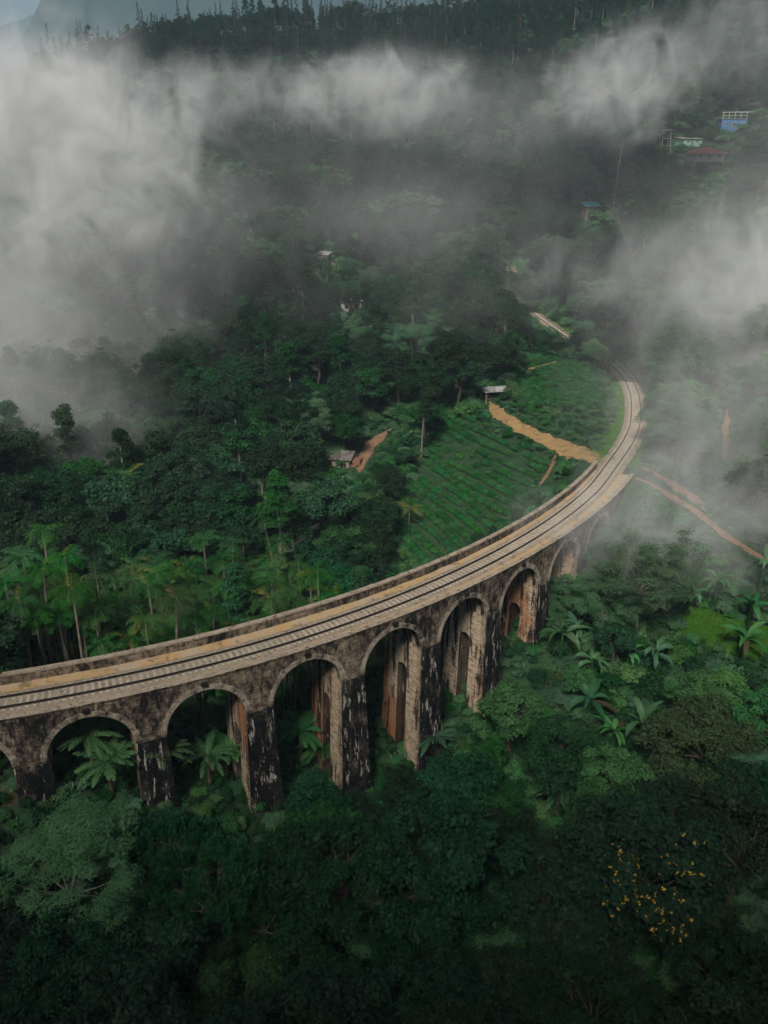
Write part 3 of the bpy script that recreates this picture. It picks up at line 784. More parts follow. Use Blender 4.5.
# ------------------------------------------------------------------ where things may grow
def theta_r(x, y):
    return np.arctan2(y-CY, x-CX), np.hypot(x-CX, y-CY)
def in_corridor(x, y, pad_out=1.8, pad_in=1.5):
    t, r_ = theta_r(x, y)
    on = (t > rad(-100)) & (t < rad(-26))
    a = on & (r_ < RR + pad_out) & (r_ > RR - W - 1 - pad_in)
    return a | (polyline_dist(x, y, TRACK[::6]) < 4.6)
def path_dist(x, y): return np.min([polyline_dist(x, y, P[::2]) for P in PATHS], axis=0)
FIELD = np.array([(7,113),(13,117),(20,123),(26.5,128.5),(29,134),(26,141),(22,149),(18.5,156),(17,162),(12,163),(9.5,156),(7,148),(4.5,139),(3.5,130),(3,120)], float)
KNOLL = np.array([(34,139),(31,146),(27,155),(26,164),(30,178),(38,190),(47,193),(49,184),(46,170),(43,160),(40.5,149),(38,141)], float)
def in_poly(x, y, P):
    x = np.asarray(x, float); y = np.asarray(y, float); c = np.zeros(x.shape, bool)
    for (ax, ay), (bx, by) in zip(P, np.roll(P, -1, axis=0)):
        c ^= ((ay > y) != (by > y)) & (x < (bx-ax)*(y-ay)/(by-ay+1e-12)+ax)
    return c
GLADE = np.array([ray_ground(*p)[:2] for p in ((680,610),(705,612),(740,622),(776,634),(776,664),(735,656),(700,644),(682,632))])
# points of the place that stay open to the camera: the viaduct, paths, the tea field, the houses
KEEP = []
def keep(x, y, z): KEEP.append((float(x), float(y), float(z)))
for t in np.arange(T_L, T_R, rad(1.2)):
    for o_, z in ((0, 0), (0, -1.4), (W, .7), (W/2, 0)): keep(*bp(t, o_, z))
for k, zl in zip(range(-1, 7), (-7.5, -11, -14, -18.2, -18.4, -16.5, -11, -7)):
    for z in np.linspace(-2, zl, 7):
        for dt in (-.5, .5): keep(*bp(TH0+DTH*(k+.5)+dt*rad(1.1), 0, z))
        keep(*bp(TH0+DTH*(k+.5)-rad(.55), W*.5, max(z, zl*.8)))
for i in range(0, NTR, 5):
    if TRACK[i, 1] > 120 and TRACK[i, 1] < 184: keep(TRACK[i, 0], TRACK[i, 1], 0)
for x, y in [tuple(GLADE.mean(0)+(v-GLADE.mean(0))*q_) for v in GLADE for q_ in (.3, .8)]: keep(x, y, h1(x, y)+.2)
for P in PATHS:
    for x, y in P[::4]: keep(x, y, h1(x, y)+.1)
gxx, gyy = np.meshgrid(np.arange(-2, 52, 3.0), np.arange(112, 196, 3.0)); ok = in_poly(gxx, gyy, FIELD) | in_poly(gxx, gyy, KNOLL)
for x, y in zip(gxx[ok], gyy[ok]): keep(x, y, h1(x, y)+.8)
KH = {'red': (706,177,32,30), 'blue': (734,132,40,28), 'green': (690,152,26,20), 'turq': (591,217,22,9), 'white': (350,317,26,13), 'tin': (494,401,26,13), 'shack': (342,468,26,20), 'scaff': (664,152,14,20), 'edge': (765,199,14,12), 'small': (324,266,14,10), 'pole': (612,216,4,78)}
SPOT = {}
for k_, (px, py, wpx, hpx) in KH.items():
    p = ray_ground(px, py); SPOT[k_] = p; dep = project(*p)[2]
    for a in np.linspace(-1, 1, 5):
        for b in np.linspace(.1, 1, 4): keep(p[0]+a*wpx/2*dep/FPX, p[1], p[2]+b*hpx*dep/FPX)
print({k_: tuple(np.round(v)) for k_, v in SPOT.items()})
KEEP = np.array(KEEP); KU, KV, KD = project(KEEP[:, 0], KEEP[:, 1], KEEP[:, 2])
def blocks(x, y, z0, h, R, lo=0.35):
    """does a plant at (x, y) with crown radius R hide something that stays open?"""
    zc = np.linspace(z0+h*lo, z0+h-R*.25, 4)
    for z in zc:
        u, v, d = project(x, y, z); pr = FPX*R/d
        if np.any((KD > d+1.0) & ((KU-u)**2 + (KV-v)**2 < (pr*1.08)**2)): return True
    return False
def in_view(x, y, z, h, R):
    u, v, d = project(x, y, z+h*.6); m = FPX*(R+1)/d
    return (d > 4) & (u > -m) & (u < 768+m) & (v > -m-FPX*h*.5/d) & (v < 1024+m+FPX*h*.5/d)

SPEC = {  # key: (name, category, crown radius, height)
 'broad': ('broadleaf_tree', 'tree', 4.3, 10), 'dark': ('evergreen_tree', 'tree', 5.4, 12), 'feathery': ('feathery_tree', 'tree', 5.8, 11.5),
 'fresh': ('light_green_tree', 'tree', 4.2, 9.5), 'olive': ('olive_green_tree', 'tree', 5.2, 9.5), 'slender': ('slender_tree', 'tree', 2.3, 15), 'brush': ('brush_tree', 'tree', 5, 9.5), 'conifer': ('conifer_tree', 'tree', 2.8, 17),
 'palm': ('areca_palm', 'palm', 2.6, 12), 'coco': ('coconut_palm', 'palm', 4, 10), 'fern': ('tree_fern', 'tree fern', 3.3, 4.5), 'banana': ('banana_plant', 'banana plant', 2.4, 4.5), 'shrub': ('jungle_shrub', 'shrub', 1.7, 2.0)}
ARCH_N = ['first', 'second', 'third', 'fourth', 'fifth', 'sixth', 'seventh', 'eighth', 'ninth']
def zone(x, y):
    t, r_ = theta_r(x, y); deg = math.degrees(t)
    if deg < -26 and r_ > RR and y < 130 and not (x > 36 and y > 85):
        k = int(round((t-TH0)/DTH))+1
        near = r_ < RR + 9
        if near and 0 <= k <= 8: return f'below the {ARCH_N[k]} viaduct arch', 'a'
        if x > 24: return 'on the lower slope right of the viaduct', 'b'
        if y < 48: return 'deep in the shaded ravine', 'c'
        return 'in the ravine before the piers', 'd'
    if deg < -26 and r_ > RR-W-2 and y < 125: return 'between the viaduct piers', 'e'
    if x > 40 and y < 200: return 'on the misty right slope', 'f'
    if y < 108 and x < 12: return 'right behind the viaduct parapet', 'g'
    if y < 150: return 'left of the tea field' if x < 2 else 'edging the tea field', 'h'
    if y < 230: return 'in the valley beyond the tea field' if x < 30 else 'behind the railway bend', 'i'
    if y < 420: return 'on the hillside under the village' if x > 40 else 'on the misty far hillside', 'j'
    return 'on the high ridge against the sky', 'k'
LOOK = {'fresh': ['fresh green bushy tree', 'light green tree with small dense leaves', 'light green rounded tree', 'light green tree with uneven crown'],
 'broad': ['bushy mid green broadleaf tree', 'rounded broadleaf tree with large leaf clumps', 'lumpy green broadleaf tree', 'wide broadleaf tree with lobed crown', 'tall broadleaf tree with domed crown'],
 'dark': ['big dark evergreen tree with dense crown', 'broad dark evergreen tree with clumped crown', 'tall dark evergreen tree with uneven crown'],
 'feathery': ['pale green feathery tree with spreading crown', 'feathery fine-leaved tree with pale branches', 'wide feathery tree with airy flat crown'],
 'olive': ['olive green tree with fine dense foliage', 'dull olive tree with rounded crown'],
 'slender': ['slim tall tree with bare pale trunk', 'slim dark tree with high small crown', 'very tall thin tree with bare pole trunk', 'tall thin tree with tiered crown'],
 'brush': ['tree of upright bottle-brush shoots', 'bushy tree with candle-like shoots'],
 'conifer': ['small dark conifer', 'dark pointed conifer', 'tall dark conifer'],
 'palm': ['short areca palm with drooping fronds', 'slim areca palm with arching fronds', 'slim areca palm with pale trunk', 'tall areca palm with drooping crown', 'tallest kind of areca palm with thin trunk'],
 'coco': ['stout palm with long feathery fronds', 'leaning palm with wide frond crown'],
 'fern': ['pale green tree fern with wide rosette', 'mid green tree fern with wide rosette', 'tall tree fern with flat rosette'],
 'banana': ['low banana plant with paddle leaves', 'banana plant with broad split leaves', 'banana plant with arching leaves', 'tall banana plant with upright leaves', 'tall banana plant with spreading leaves'],
 'shrub': ['rounded leafy shrub', 'leafy shrub with narrow leaves', 'pale feathery shrub', 'low thicket shrub', 'dense green shrub']}
PLANTED = []
def plant(key, x, y, s=1.0, label=None, v=None, rz=None, z=None, group=True, sz=1.0):
    name, cat, R, h = SPEC[key]; pr = PROTO[key]
    v = int(RNG.integers(len(pr))) if v is None else v % len(pr); crown, trunk = pr[v]
    z = h1(x, y)-.1 if z is None else z
    e = link(name, None, loc=(x, y, z), rot=(RNG.normal()*.03, RNG.normal()*.03, RNG.uniform(0, 6.28) if rz is None else rz), scale=(s, s, s*sz*RNG.uniform(.92, 1.08)))
    link('trunk', trunk, e) if key not in ('banana', 'shrub') else link('stem', trunk, e)
    link('crown', crown, e)
    if label is None:
        zl, _ = zone(x, y); label = f'{LOOK[key][v]} {zl}'
        e['group'] = f'{LOOK[key][v]}s {zl}'
    tag(e, label, cat); PLANTED.append((x, y, R*s, h*s))
    return e
def clear_of(x, y, gap):
    A = np.array(PLANTED); return bool(np.all((x-A[:, 0])**2+(y-A[:, 1])**2 > (gap*A[:, 2])**2))

# ------------------------------------------------------------------ trees one can single out
HERO_KEEP = []
def hero(key, px, py, zc, s, label, v=0, sz=1.0):
    """zc: height of the crown's middle; the foot goes on the ground"""
    h = SPEC[key][3]*s*sz
    for _ in range(12): x, y = at_px(px, py, zc); zc = .5*zc + .5*(h1(x, y) + h*.70)
    e = plant(key, x, y, s, label, v, sz=sz); HERO_KEEP.append((x, y, zc, SPEC[key][2]*s)); return e
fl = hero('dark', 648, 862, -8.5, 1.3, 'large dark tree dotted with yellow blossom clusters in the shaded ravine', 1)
r = np.random.default_rng(77); Vs, Fs = [], []
cr = PROTO['dark'][1][0]; co_ = np.empty(len(cr.vertices)*3, np.float32); cr.vertices.foreach_get('co', co_); co_ = co_.reshape(-1, 3)
side = np.array([math.cos(-fl.rotation_euler.z-math.pi/2), math.sin(-fl.rotation_euler.z-math.pi/2), 1.1]); side /= np.linalg.norm(side)
cen = co_.mean(0); out = unit(co_-cen); outer = co_[((co_-cen)@side > 1.6)]
noise_ = fbm(outer[:, 0]*.6+9, outer[:, 1]*.6+outer[:, 2]*.7); outer = outer[noise_ > .37]
pick = outer[r.choice(len(outer), min(170, len(outer)), replace=False)] + side*.15
fm = MB()
for p in pick:
    a = r.uniform(.05, .10)
    for _ in range(4):
        n_ = unit(r.normal(size=3)); t_ = unit(np.cross(n_, r.normal(size=3))); b_ = np.cross(n_, t_); c_ = p + r.normal(size=3)*.06
        fm.quad(tuple(c_-t_*a), tuple(c_-b_*a), tuple(c_+t_*a), tuple(c_+b_*a))
o = link('blossom', fm.mesh('blossom', [M['flower']]), fl)

hero('feathery', 645, 572, -6.0, 1.25, 'wide pale feathery tree beside the right end of the viaduct', 2, .95)
hero('feathery', 604, 600, -8.5, .8, 'smaller feathery tree close to the last pier of the viaduct', 1)
hero('feathery', 70, 862, -8.0, .98, 'feathery tree with exposed pale forked branches in the near left ravine', 0)
hero('brush', 208, 880, -9.0, 1.0, 'wide tree of upright candle-like shoots in the near ravine', 0)
hero('brush', 262, 905, -9.5, .8, 'smaller candle-shoot tree beside the larger one in the near ravine', 1)
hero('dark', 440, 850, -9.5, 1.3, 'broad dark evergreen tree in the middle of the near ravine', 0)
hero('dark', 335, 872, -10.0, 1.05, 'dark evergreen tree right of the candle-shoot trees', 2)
hero('fresh', 512, 706, -14.0, 1.0, 'rounded light green tree at the foot of the tallest right-hand piers', 1)
hero('olive', 705, 728, -9.5, 1.15, 'dull olive tree with a round crown on the right slope', 0)
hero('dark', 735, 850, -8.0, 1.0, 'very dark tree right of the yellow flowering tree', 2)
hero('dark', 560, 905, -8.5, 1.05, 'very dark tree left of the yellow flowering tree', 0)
hero('broad', 455, 790, -14, .9, 'leafy tree below the middle of the viaduct', 3)
for px, py in ((575,640),(592,667),(655,662),(628,660),(602,606),(722,562),(752,602),(766,552),(588,716),(640,742),(612,738),(530,652),(560,660),(745,640),(700,520),(690,585),(566,628)):
    x, y = at_px(px, py, -9.5)
    for _ in range(3):
        z = h1(x, y)+3.0; x, y = at_px(px, py, z)
    if not in_corridor(np.array([x]), np.array([y]))[0]: plant('banana', x, y, RNG.uniform(1.0, 1.35)); HERO_KEEP.append((x, y, h1(x, y)+3, 1.9))
for px, py, v in ((108,762,0),(207,757,1),(300,738,2),(432,738,1),(160,765,2),(560,792,1),(322,745,0),(90,748,2),(225,748,0)):
    x, y = at_px(px, py, -9)
    for _ in range(4):
        z = h1(x, y)+3.6; x, y = at_px(px, py, z)
    plant('fern', x, y, RNG.uniform(.95, 1.2), v=v); HERO_KEEP.append((x, y, h1(x, y)+3.5, 2.2))
for x, y, s_ in ((50.2,187.5,.42),(49.6,192,.5),(48.6,196.5,.58),(57.6,200,.6),(46.5,203,.6)): plant('fresh', x, y, s_, 'small leafy tree hiding the railway where it bends behind the knoll')['group'] = 'small trees at the far railway bend'
# yellowing palm in front of the tea field, and pale bare trees
def plant_yellow(px, py):
    x, y = at_px(px, py, -3)
    for _ in range(3): x, y = at_px(px, py, h1(x, y)+4.5)
    e = plant('coco', x, y, .8, 'yellowing palm at the lower left corner of the tea field', 0, z=h1(x, y)-3.0)
    for c in e.children:
        if c.name.startswith('crown'): c.data = c.data.copy(); c.data.materials[0] = M['yellowleaf']
plant_yellow(410, 508)
def bare_tree(px, py, h, label, seed):
    r = np.random.default_rng(seed); x, y = at_px(px, py, -8)
    for _ in range(4): x, y = at_px(px, py, h1(x, y)+h*.4)
    mb = MB(); ln = Vector((r.normal()*.9, r.normal()*.5, h)); mid = ln*.5 + Vector((.5, 0, 0))
    mb.tube([(0,0,-1), mid, ln], [.2,.15,.05], 6)
    for _ in range(9):
        b = mid.lerp(ln, r.uniform(-.1, .95)); tip = b + Vector((r.normal()*2, r.normal()*2, abs(r.normal())*1.6+.4))
        mb.tube([b, b.lerp(tip, .5)+Vector((0,0,-.25)), tip], [.08,.055,.02], 4, cap=False)
        for _ in range(2): mb.tube([b.lerp(tip, .6), tip+Vector((r.normal()*.8, r.normal()*.8, r.normal()*.5))], [.035,.012], 4, cap=False)
    e = link('bare_tree', None, loc=(x, y, h1(x, y))); tag(e, label, 'tree'); link('trunk', mb.mesh('trunk', [M['palebark']], True), e)
bare_tree(290, 560, 9, 'leafless pale tree in the forest behind the viaduct centre', 1)
bare_tree(243, 515, 8, 'leafless forked tree deeper in the forest left of the bare pale one', 2)
bare_tree(645, 575, 7, 'thin bare branches among the pale feathery trees by the viaduct end', 3)

# the plants above stay open to the camera as well
kk = [tuple(k) for k in KEEP]
for x, y, z, R in HERO_KEEP:
    for a in (0, 2.1, 4.2): kk.append((x+R*.55*math.cos(a), y, z+R*.45*math.sin(a)))
for x, y in ((46,90),(50,90),(54,91),(42,93),(58,92)): kk.append((x, y, h1(x, y)+.3))
KEEP = np.array(kk); KU, KV, KD = project(KEEP[:, 0], KEEP[:, 1], KEEP[:, 2])
# areca palms massed behind the left half of the viaduct
n = 0
for _ in range(9000):
    t = rad(RNG.uniform(-80, -53)); r_ = RR - W - RNG.uniform(5, 27); x, y = CX + r_*math.cos(t), CY + r_*math.sin(t)
    if fbm(np.array(x/9), np.array(y/9)) < .34 or x < -44: continue
    if not clear_of(x, y, .46): continue
    s = RNG.uniform(.85, 1.2)
    if blocks(x, y, h1(x, y), 12*s, 1.6): continue
    plant('palm', x, y, s); n += 1
    if n >= 170: break
print('palms', n)

# ------------------------------------------------------------------ the forest
cand = []
def grid_pts(x0, x1, y0, y1, step):
    X, Y = np.meshgrid(np.arange(x0, x1, step), np.arange(y0, y1, step)); j = RNG.uniform(-.42, .42, (2, *X.shape))*step
    return (X+j[0]).ravel(), (Y+j[1]).ravel()
def forest_kind(x, y):
    q = RNG.random(); _, zk = zone(x, y)
    if zk == 'c' or y < 50 + 26*RNG.random(): return 'dark' if q < .72 else ('olive' if q < .82 else 'brush' if q < .92 else 'broad')  # nearer trees mostly dark-leaved: foreground shade put into the leaf colour
    if zk in 'ad': return 'broad' if q < .45 else 'fresh' if q < .8 else 'dark'
    if zk == 'b': return ('fresh' if q < .5 else 'feathery' if q < .75 else 'olive' if q < .85 else 'dark')
    if zk == 'f': return ('feathery' if q < .45 else 'fresh' if q < .9 else 'olive')
    if zk in 'gh': return ('broad' if q < .3 else 'dark' if q < .72 else 'slender' if q < .88 else 'coco' if q < .96 else 'feathery')
    if zk == 'i': return ('broad' if q < .25 else 'dark' if q < .74 else 'slender' if q < .95 else 'feathery')
    if zk == 'j': return ('broad' if q < .3 else 'dark' if q < .8 else 'slender' if q < .87 else 'conifer' if q < .91 else 'feathery')
    return 'conifer' if q < .55 else ('slender' if q < .7 else 'dark')
for x0, x1, y0, y1, st in ((-60,64,26,66,6.2),(-60,64,66,120,5.2),(-110,110,120,215,5.6),(-64,-110,60,120,6),(64,110,60,120,6),(-110,-60,50,120,6),(-190,190,215,330,6.4),(-280,300,330,470,7.2),(-330,330,470,580,7)):
    if x1 < x0: continue
    X, Y = grid_pts(x0, x1, y0, y1, st); Z = H(X, Y)
    corr = in_corridor(X, Y, 4.0, 3.5); pdist = path_dist(X, Y); fld = in_poly(X, Y, FIELD) | in_poly(X, Y, KNOLL) | in_poly(X, Y, GLADE)
    ok = ~corr & (pdist > 3.2) & ~fld & in_view(X, Y, Z, 12, 5)
    for x, y, z in zip(X[ok], Y[ok], Z[ok]):
        k = forest_kind(x, y); s = RNG.uniform(.75, 1.15); cand.append((k, x, y, z, s))
taken, extra = {}, []
rank = []
for k, x, y, z, s in cand:
    _, _, d = project(x, y, z+6); rank.append(SPEC[k][2]*s/d)
order = np.argsort(-np.array(rank)); placed = []
LIMIT = {'broad': 290, 'fresh': 150, 'dark': 240, 'feathery': 120, 'olive': 60, 'slender': 230, 'brush': 20, 'conifer': 110, 'coco': 40}
for i in order:
    k, x, y, z, s = cand[i]; name, cat, R, h = SPEC[k]; R, h = R*s, h*s
    # trees that would hide the viaduct or an open place are grown smaller, or left to the undergrowth
    for f in (1.0, .75, .55):
        if not blocks(x, y, z, h*f, R*f): break
    else: continue
    if y < 235 and not clear_of(x, y, .62 if y > 66 else .8): continue
    if any(math.hypot(x-SPOT[q][0], y-SPOT[q][1]+9) < 13 for q in ('red', 'blue')): continue
    if k == 'slender' and math.hypot(x-SPOT['tin'][0], y-SPOT['tin'][1]) < 14: continue
    s *= f
    if taken.get(k, 0) < LIMIT.get(k, 100) and (y < 330 or k == 'conifer' or y > 490 and taken.get(k, 0) < LIMIT[k]*.97):
        taken[k] = taken.get(k, 0)+1; plant(k, x, y, s, z=z-.1)
    else:
        extra.append((k, x, y, z-.2, s))
print('placed', taken, 'forest mass', len(extra))

# ------------------------------------------------------------------ masses nobody would count: instances of a few plants on points
def scatter(name, pts, scales, kinds, meshes, label=None):
    """one object of kind stuff: every point carries one of MESHES"""
    src = bpy.data.collections.new(name+'_sources')
    for i, me in enumerate(meshes):
        so_ = bpy.data.objects.new(f'{name}_source_{i:02d}', me); src.objects.link(so_)
    me = bpy.data.meshes.new(name); me.from_pydata([tuple(p) for p in pts], [], [])
    for nm, ty, dat in (('sz', 'FLOAT', scales), ('kd', 'INT', kinds), ('rz', 'FLOAT', RNG.uniform(0, 6.28, len(pts)))):
        a = me.attributes.new(nm, ty, 'POINT'); a.data.foreach_set('value', np.asarray(dat, dtype=np.float32 if ty == 'FLOAT' else np.int32))
    o = link(name, me); o['kind'] = 'stuff'
    ng = bpy.data.node_groups.new(name+'_scatter', 'GeometryNodeTree')
    ng.interface.new_socket('Geometry', in_out='INPUT', socket_type='NodeSocketGeometry'); ng.interface.new_socket('Geometry', in_out='OUTPUT', socket_type='NodeSocketGeometry')
    N = ng.nodes; gi = N.new('NodeGroupInput'); go = N.new('NodeGroupOutput'); iop = N.new('GeometryNodeInstanceOnPoints')
    ci = N.new('GeometryNodeCollectionInfo'); ci.inputs['Collection'].default_value = src; ci.inputs['Separate Children'].default_value = True; ci.inputs['Reset Children'].default_value = True
    def attr(nm, ty):
        a = N.new('GeometryNodeInputNamedAttribute'); a.data_type = ty; a.inputs['Name'].default_value = nm; return a.outputs['Attribute']
    cx = N.new('ShaderNodeCombineXYZ'); ng.links.new(attr('rz', 'FLOAT'), cx.inputs['Z'])
    ng.links.new(gi.outputs[0], iop.inputs['Points']); ng.links.new(ci.outputs[0], iop.inputs['Instance'])
    iop.inputs['Pick Instance'].default_value = True
    ng.links.new(attr('kd', 'INT'), iop.inputs['Instance Index']); ng.links.new(cx.outputs[0], iop.inputs['Rotation']); ng.links.new(attr('sz', 'FLOAT'), iop.inputs['Scale'])
    ng.links.new(iop.outputs[0], go.inputs[0])
    md = o.modifiers.new('scatter', 'NODES'); md.node_group = ng
    return o
# far forest
fk = ['broad', 'fresh', 'dark', 'feathery', 'olive', 'slender', 'conifer', 'coco', 'brush']; meshes, base = [], {}
for k in fk:
    base[k] = (len(meshes), len(PROTO[k]))
    for c, t in PROTO[k]: meshes.append(c); meshes.append(t)
pts, sc_, kd = [], [], []
for k, x, y, z, s in extra:
    b, n = base[k]; v = int(RNG.integers(n))
    for j in (0, 1): pts.append((x, y, z)); sc_.append(s); kd.append(b+v*2+j)
o = scatter('forest', pts, sc_, kd, meshes)
# crown and trunk of one tree share their turn
a = o.data.attributes['rz']; rz = np.repeat(RNG.uniform(0, 6.28, len(extra)), 2).astype(np.float32); a.data.foreach_set('value', rz)

# shrubs as things: the ones that show largest
sh = []
X, Y = grid_pts(-62, 70, 26, 200, 2.5); Z = H(X, Y)
ok = ~in_corridor(X, Y, 1.9, 1.6) & (path_dist(X, Y) > 2.3) & ~(in_poly(X, Y, FIELD)) & ~in_poly(X, Y, KNOLL) & ~in_poly(X, Y, GLADE) & in_view(X, Y, Z, 2, 1.6)
for x, y, z in zip(X[ok], Y[ok], Z[ok]):
    u, v, d = project(x, y, z+1); near_p = any((x-a)**2+(y-b)**2 < (R_*.55)**2 for a, b, R_, h_ in PLANTED if h_ > 5)
    sc1 = RNG.uniform(.7, 1.5)
    if blocks(x, y, z, 2*sc1, 1.3*sc1, 0.5): continue
    vis_ = (0 if near_p else 1)
    sh.append((vis_*1000 + 100/d, x, y, z, sc1))
sh.sort(key=lambda q: -q[0]); under = []
for i, (_, x, y, z, s) in enumerate(sh):
    if i < 290: plant('shrub', x, y, s, z=z-.1)
    else: under.append((x, y, z, s))
# undergrowth everywhere below and between the trees
lc = [big_leaves(1, 90, .55, .24, M['leaf']), big_leaves(2, 70, .7, .24, M['palm']), big_leaves(3, 110, .42, .18, M['leafdark']), big_leaves(4, 60, .8, .16, M['feather']), big_leaves(5, 90, .5, .2, M['fresh'])]
smesh = [p[0] for p in PROTO['shrub']] + lc
X, Y = grid_pts(-62, 72, 24, 205, 1.45); Z = H(X, Y)
ok = ~in_corridor(X, Y, 1.2, 0.8) & (path_dist(X, Y) > 1.0+.9*fbm(X/2, Y/2)) & ~in_poly(X, Y, FIELD) & in_view(X, Y, Z, 1, 1)
pts, sc_, kd = [], [], []
for x, y, z in zip(X[ok], Y[ok], Z[ok]):
    if in_poly([x], [y], GLADE)[0]: continue
    kn = in_poly([x], [y], KNOLL)[0]
    s = RNG.uniform(.45, 1.0)*(0.5 if path_dist(np.array([x]), np.array([y]))[0] < 3 else 1)*(.6 if kn else 1)
    pts.append((x, y, z-.1)); sc_.append(s); kd.append(int(RNG.integers(len(smesh))) if not kn else int(RNG.choice([0, 1, 3, 4])))
for x, y, z, s in under: pts.append((x, y, z-.1)); sc_.append(s); kd.append(int(RNG.integers(5)))
for P, wd in zip(PATHS, PATH_W):
    T_, N_ = frames(P); hw = np.interp(np.linspace(0, 1, len(P)), np.linspace(0, 1, len(wd)), wd)*.5
    for i in range(len(P)):
        for sd_ in (-1, 1):
            x, y = P[i] + N_[i]*sd_*(hw[i]*RNG.uniform(.75, 1.25)+.15) + RNG.normal(size=2)*.2
            if RNG.random() < .75: pts.append((x, y, h1(x, y)-.05)); sc_.append(RNG.uniform(.12, .34)); kd.append(int(RNG.integers(len(smesh))))
# under the arches too
t = np.arange(rad(-76), rad(-31), rad(.55))
for tt in t:
    for o_ in np.arange(-1.5, W+2, 1.3):
        x, y, _ = bp(tt+RNG.normal()*.004, o_+RNG.normal()*.3, 0); pts.append((x, y, h1(x, y)-.1)); sc_.append(RNG.uniform(.4, .8)); kd.append(int(RNG.integers(len(smesh))))
X, Y = grid_pts(-240, 240, 205, 480, 4.2); Z = H(X, Y); ok = in_view(X, Y, Z, 1, 1) & (path_dist(X, Y) > 2.5) & (polyline_dist(X, Y, TRACK[::6]) > 3.5)
for x, y, z in zip(X[ok], Y[ok], Z[ok]): pts.append((x, y, z-.1)); sc_.append(RNG.uniform(1.0, 2.2)); kd.append(int(RNG.integers(5)))
scatter('undergrowth', pts, sc_, kd, smesh)
# tea: low flat-topped bushes in rows along the slope
r = np.random.default_rng(41)
def tea_bush(seed):
    r = np.random.default_rng(seed); n = 520; a = r.uniform(0, 6.28, n); q = np.sqrt(r.random(n))*.62
    P = np.stack([np.cos(a)*q, np.sin(a)*q, .62 + r.normal(size=n)*.06 - .35*(q/.62)**4], 1)
    nn = unit(np.stack([np.cos(a)*q*.7, np.sin(a)*q*.7, np.ones(n)], 1) + r.normal(size=(n, 3))*.35); t = unit(np.cross(nn, r.normal(size=(n, 3))))
    V, F = quads(P, nn, t, .2, .11); return mesh_np('tea_bush', V, F, [M['tea']], tint=np.repeat(r.random(n), 4))
tb = [tea_bush(i) for i in range(3)]; pts, sc_, kd = [], [], []
ux, uy = math.cos(rad(-64)), math.sin(rad(-64))   # the rows run down to the right
A_, B_ = np.meshgrid(np.arange(-140, 140, 1.75), np.arange(-140, 140, .8)); X = 15+ux*B_-uy*A_+.25*np.sin(B_*.2+A_); Y = 140+uy*B_+ux*A_
ok = (X > -3) & (X < 32) & (Y > 110) & (Y < 170); X, Y = X[ok], Y[ok]
ok = in_poly(X, Y, FIELD) & ~in_corridor(X, Y, 1, 2.2) & (path_dist(X, Y) > 1.2) & (fbm(X/4, Y/4) > .32); X, Y = X[ok], Y[ok]
K1, K2 = grid_pts(26, 52, 155, 196, .85); ok = in_poly(K1, K2, KNOLL) & (path_dist(K1, K2) > 1.2) & (fbm(K1/5, K2/5) > .36) & (polyline_dist(K1, K2, TRACK[::6]) > 3.4); X, Y = np.r_[X, K1[ok]], np.r_[Y, K2[ok]]
X = X + RNG.normal(size=len(X))*.06; Y = Y + RNG.normal(size=len(Y))*.06
pts = list(zip(X, Y, H(X, Y)-.12)); sc_ = RNG.uniform(.75, 1.35, len(X)); kd = RNG.integers(0, 3, len(X))
scatter('tea_shrubbery', pts, sc_, kd, tb)
# bright grass clearings on the right slope
def grass_tuft(seed):
    r = np.random.default_rng(seed); n = 70; a = r.uniform(0, 6.28, n); el = r.uniform(.7, 1.5, n)
    t = np.stack([np.cos(a)*np.cos(el), np.sin(a)*np.cos(el), np.sin(el)], 1); B = r.normal(size=(n, 3))*np.array([.3, .3, 0])
    nn = unit(np.cross(t, r.normal(size=(n, 3)))); V, F = quads(B+t*.22, nn, t, .5, .07)
    return mesh_np('tuft', V, F, [M['grass']], tint=np.repeat(r.random(n), 4))
gt = [grass_tuft(i) for i in range(3)]; pts, sc_, kd = [], [], []
for _ in range(5200):
    x, y = RNG.uniform(GLADE[:, 0].min(), GLADE[:, 0].max()), RNG.uniform(GLADE[:, 1].min(), GLADE[:, 1].max())
    if in_poly([x], [y], GLADE)[0]: pts.append((x, y, h1(x, y)-.03)); sc_.append(RNG.uniform(.5, 1.0)); kd.append(int(RNG.integers(3)))
for _ in range(6500):
    i = int(RNG.integers(NTR)); x, y = TRACK[i] + TN[i]*(2.3+RNG.exponential(1.0))*RNG.choice([-1, 1])
    if y > 126 and x > 34: pts.append((x, y, h1(x, y)-.03)); sc_.append(RNG.uniform(.4, .9)); kd.append(int(RNG.integers(3)))
scatter('grass', pts, sc_, kd, gt)

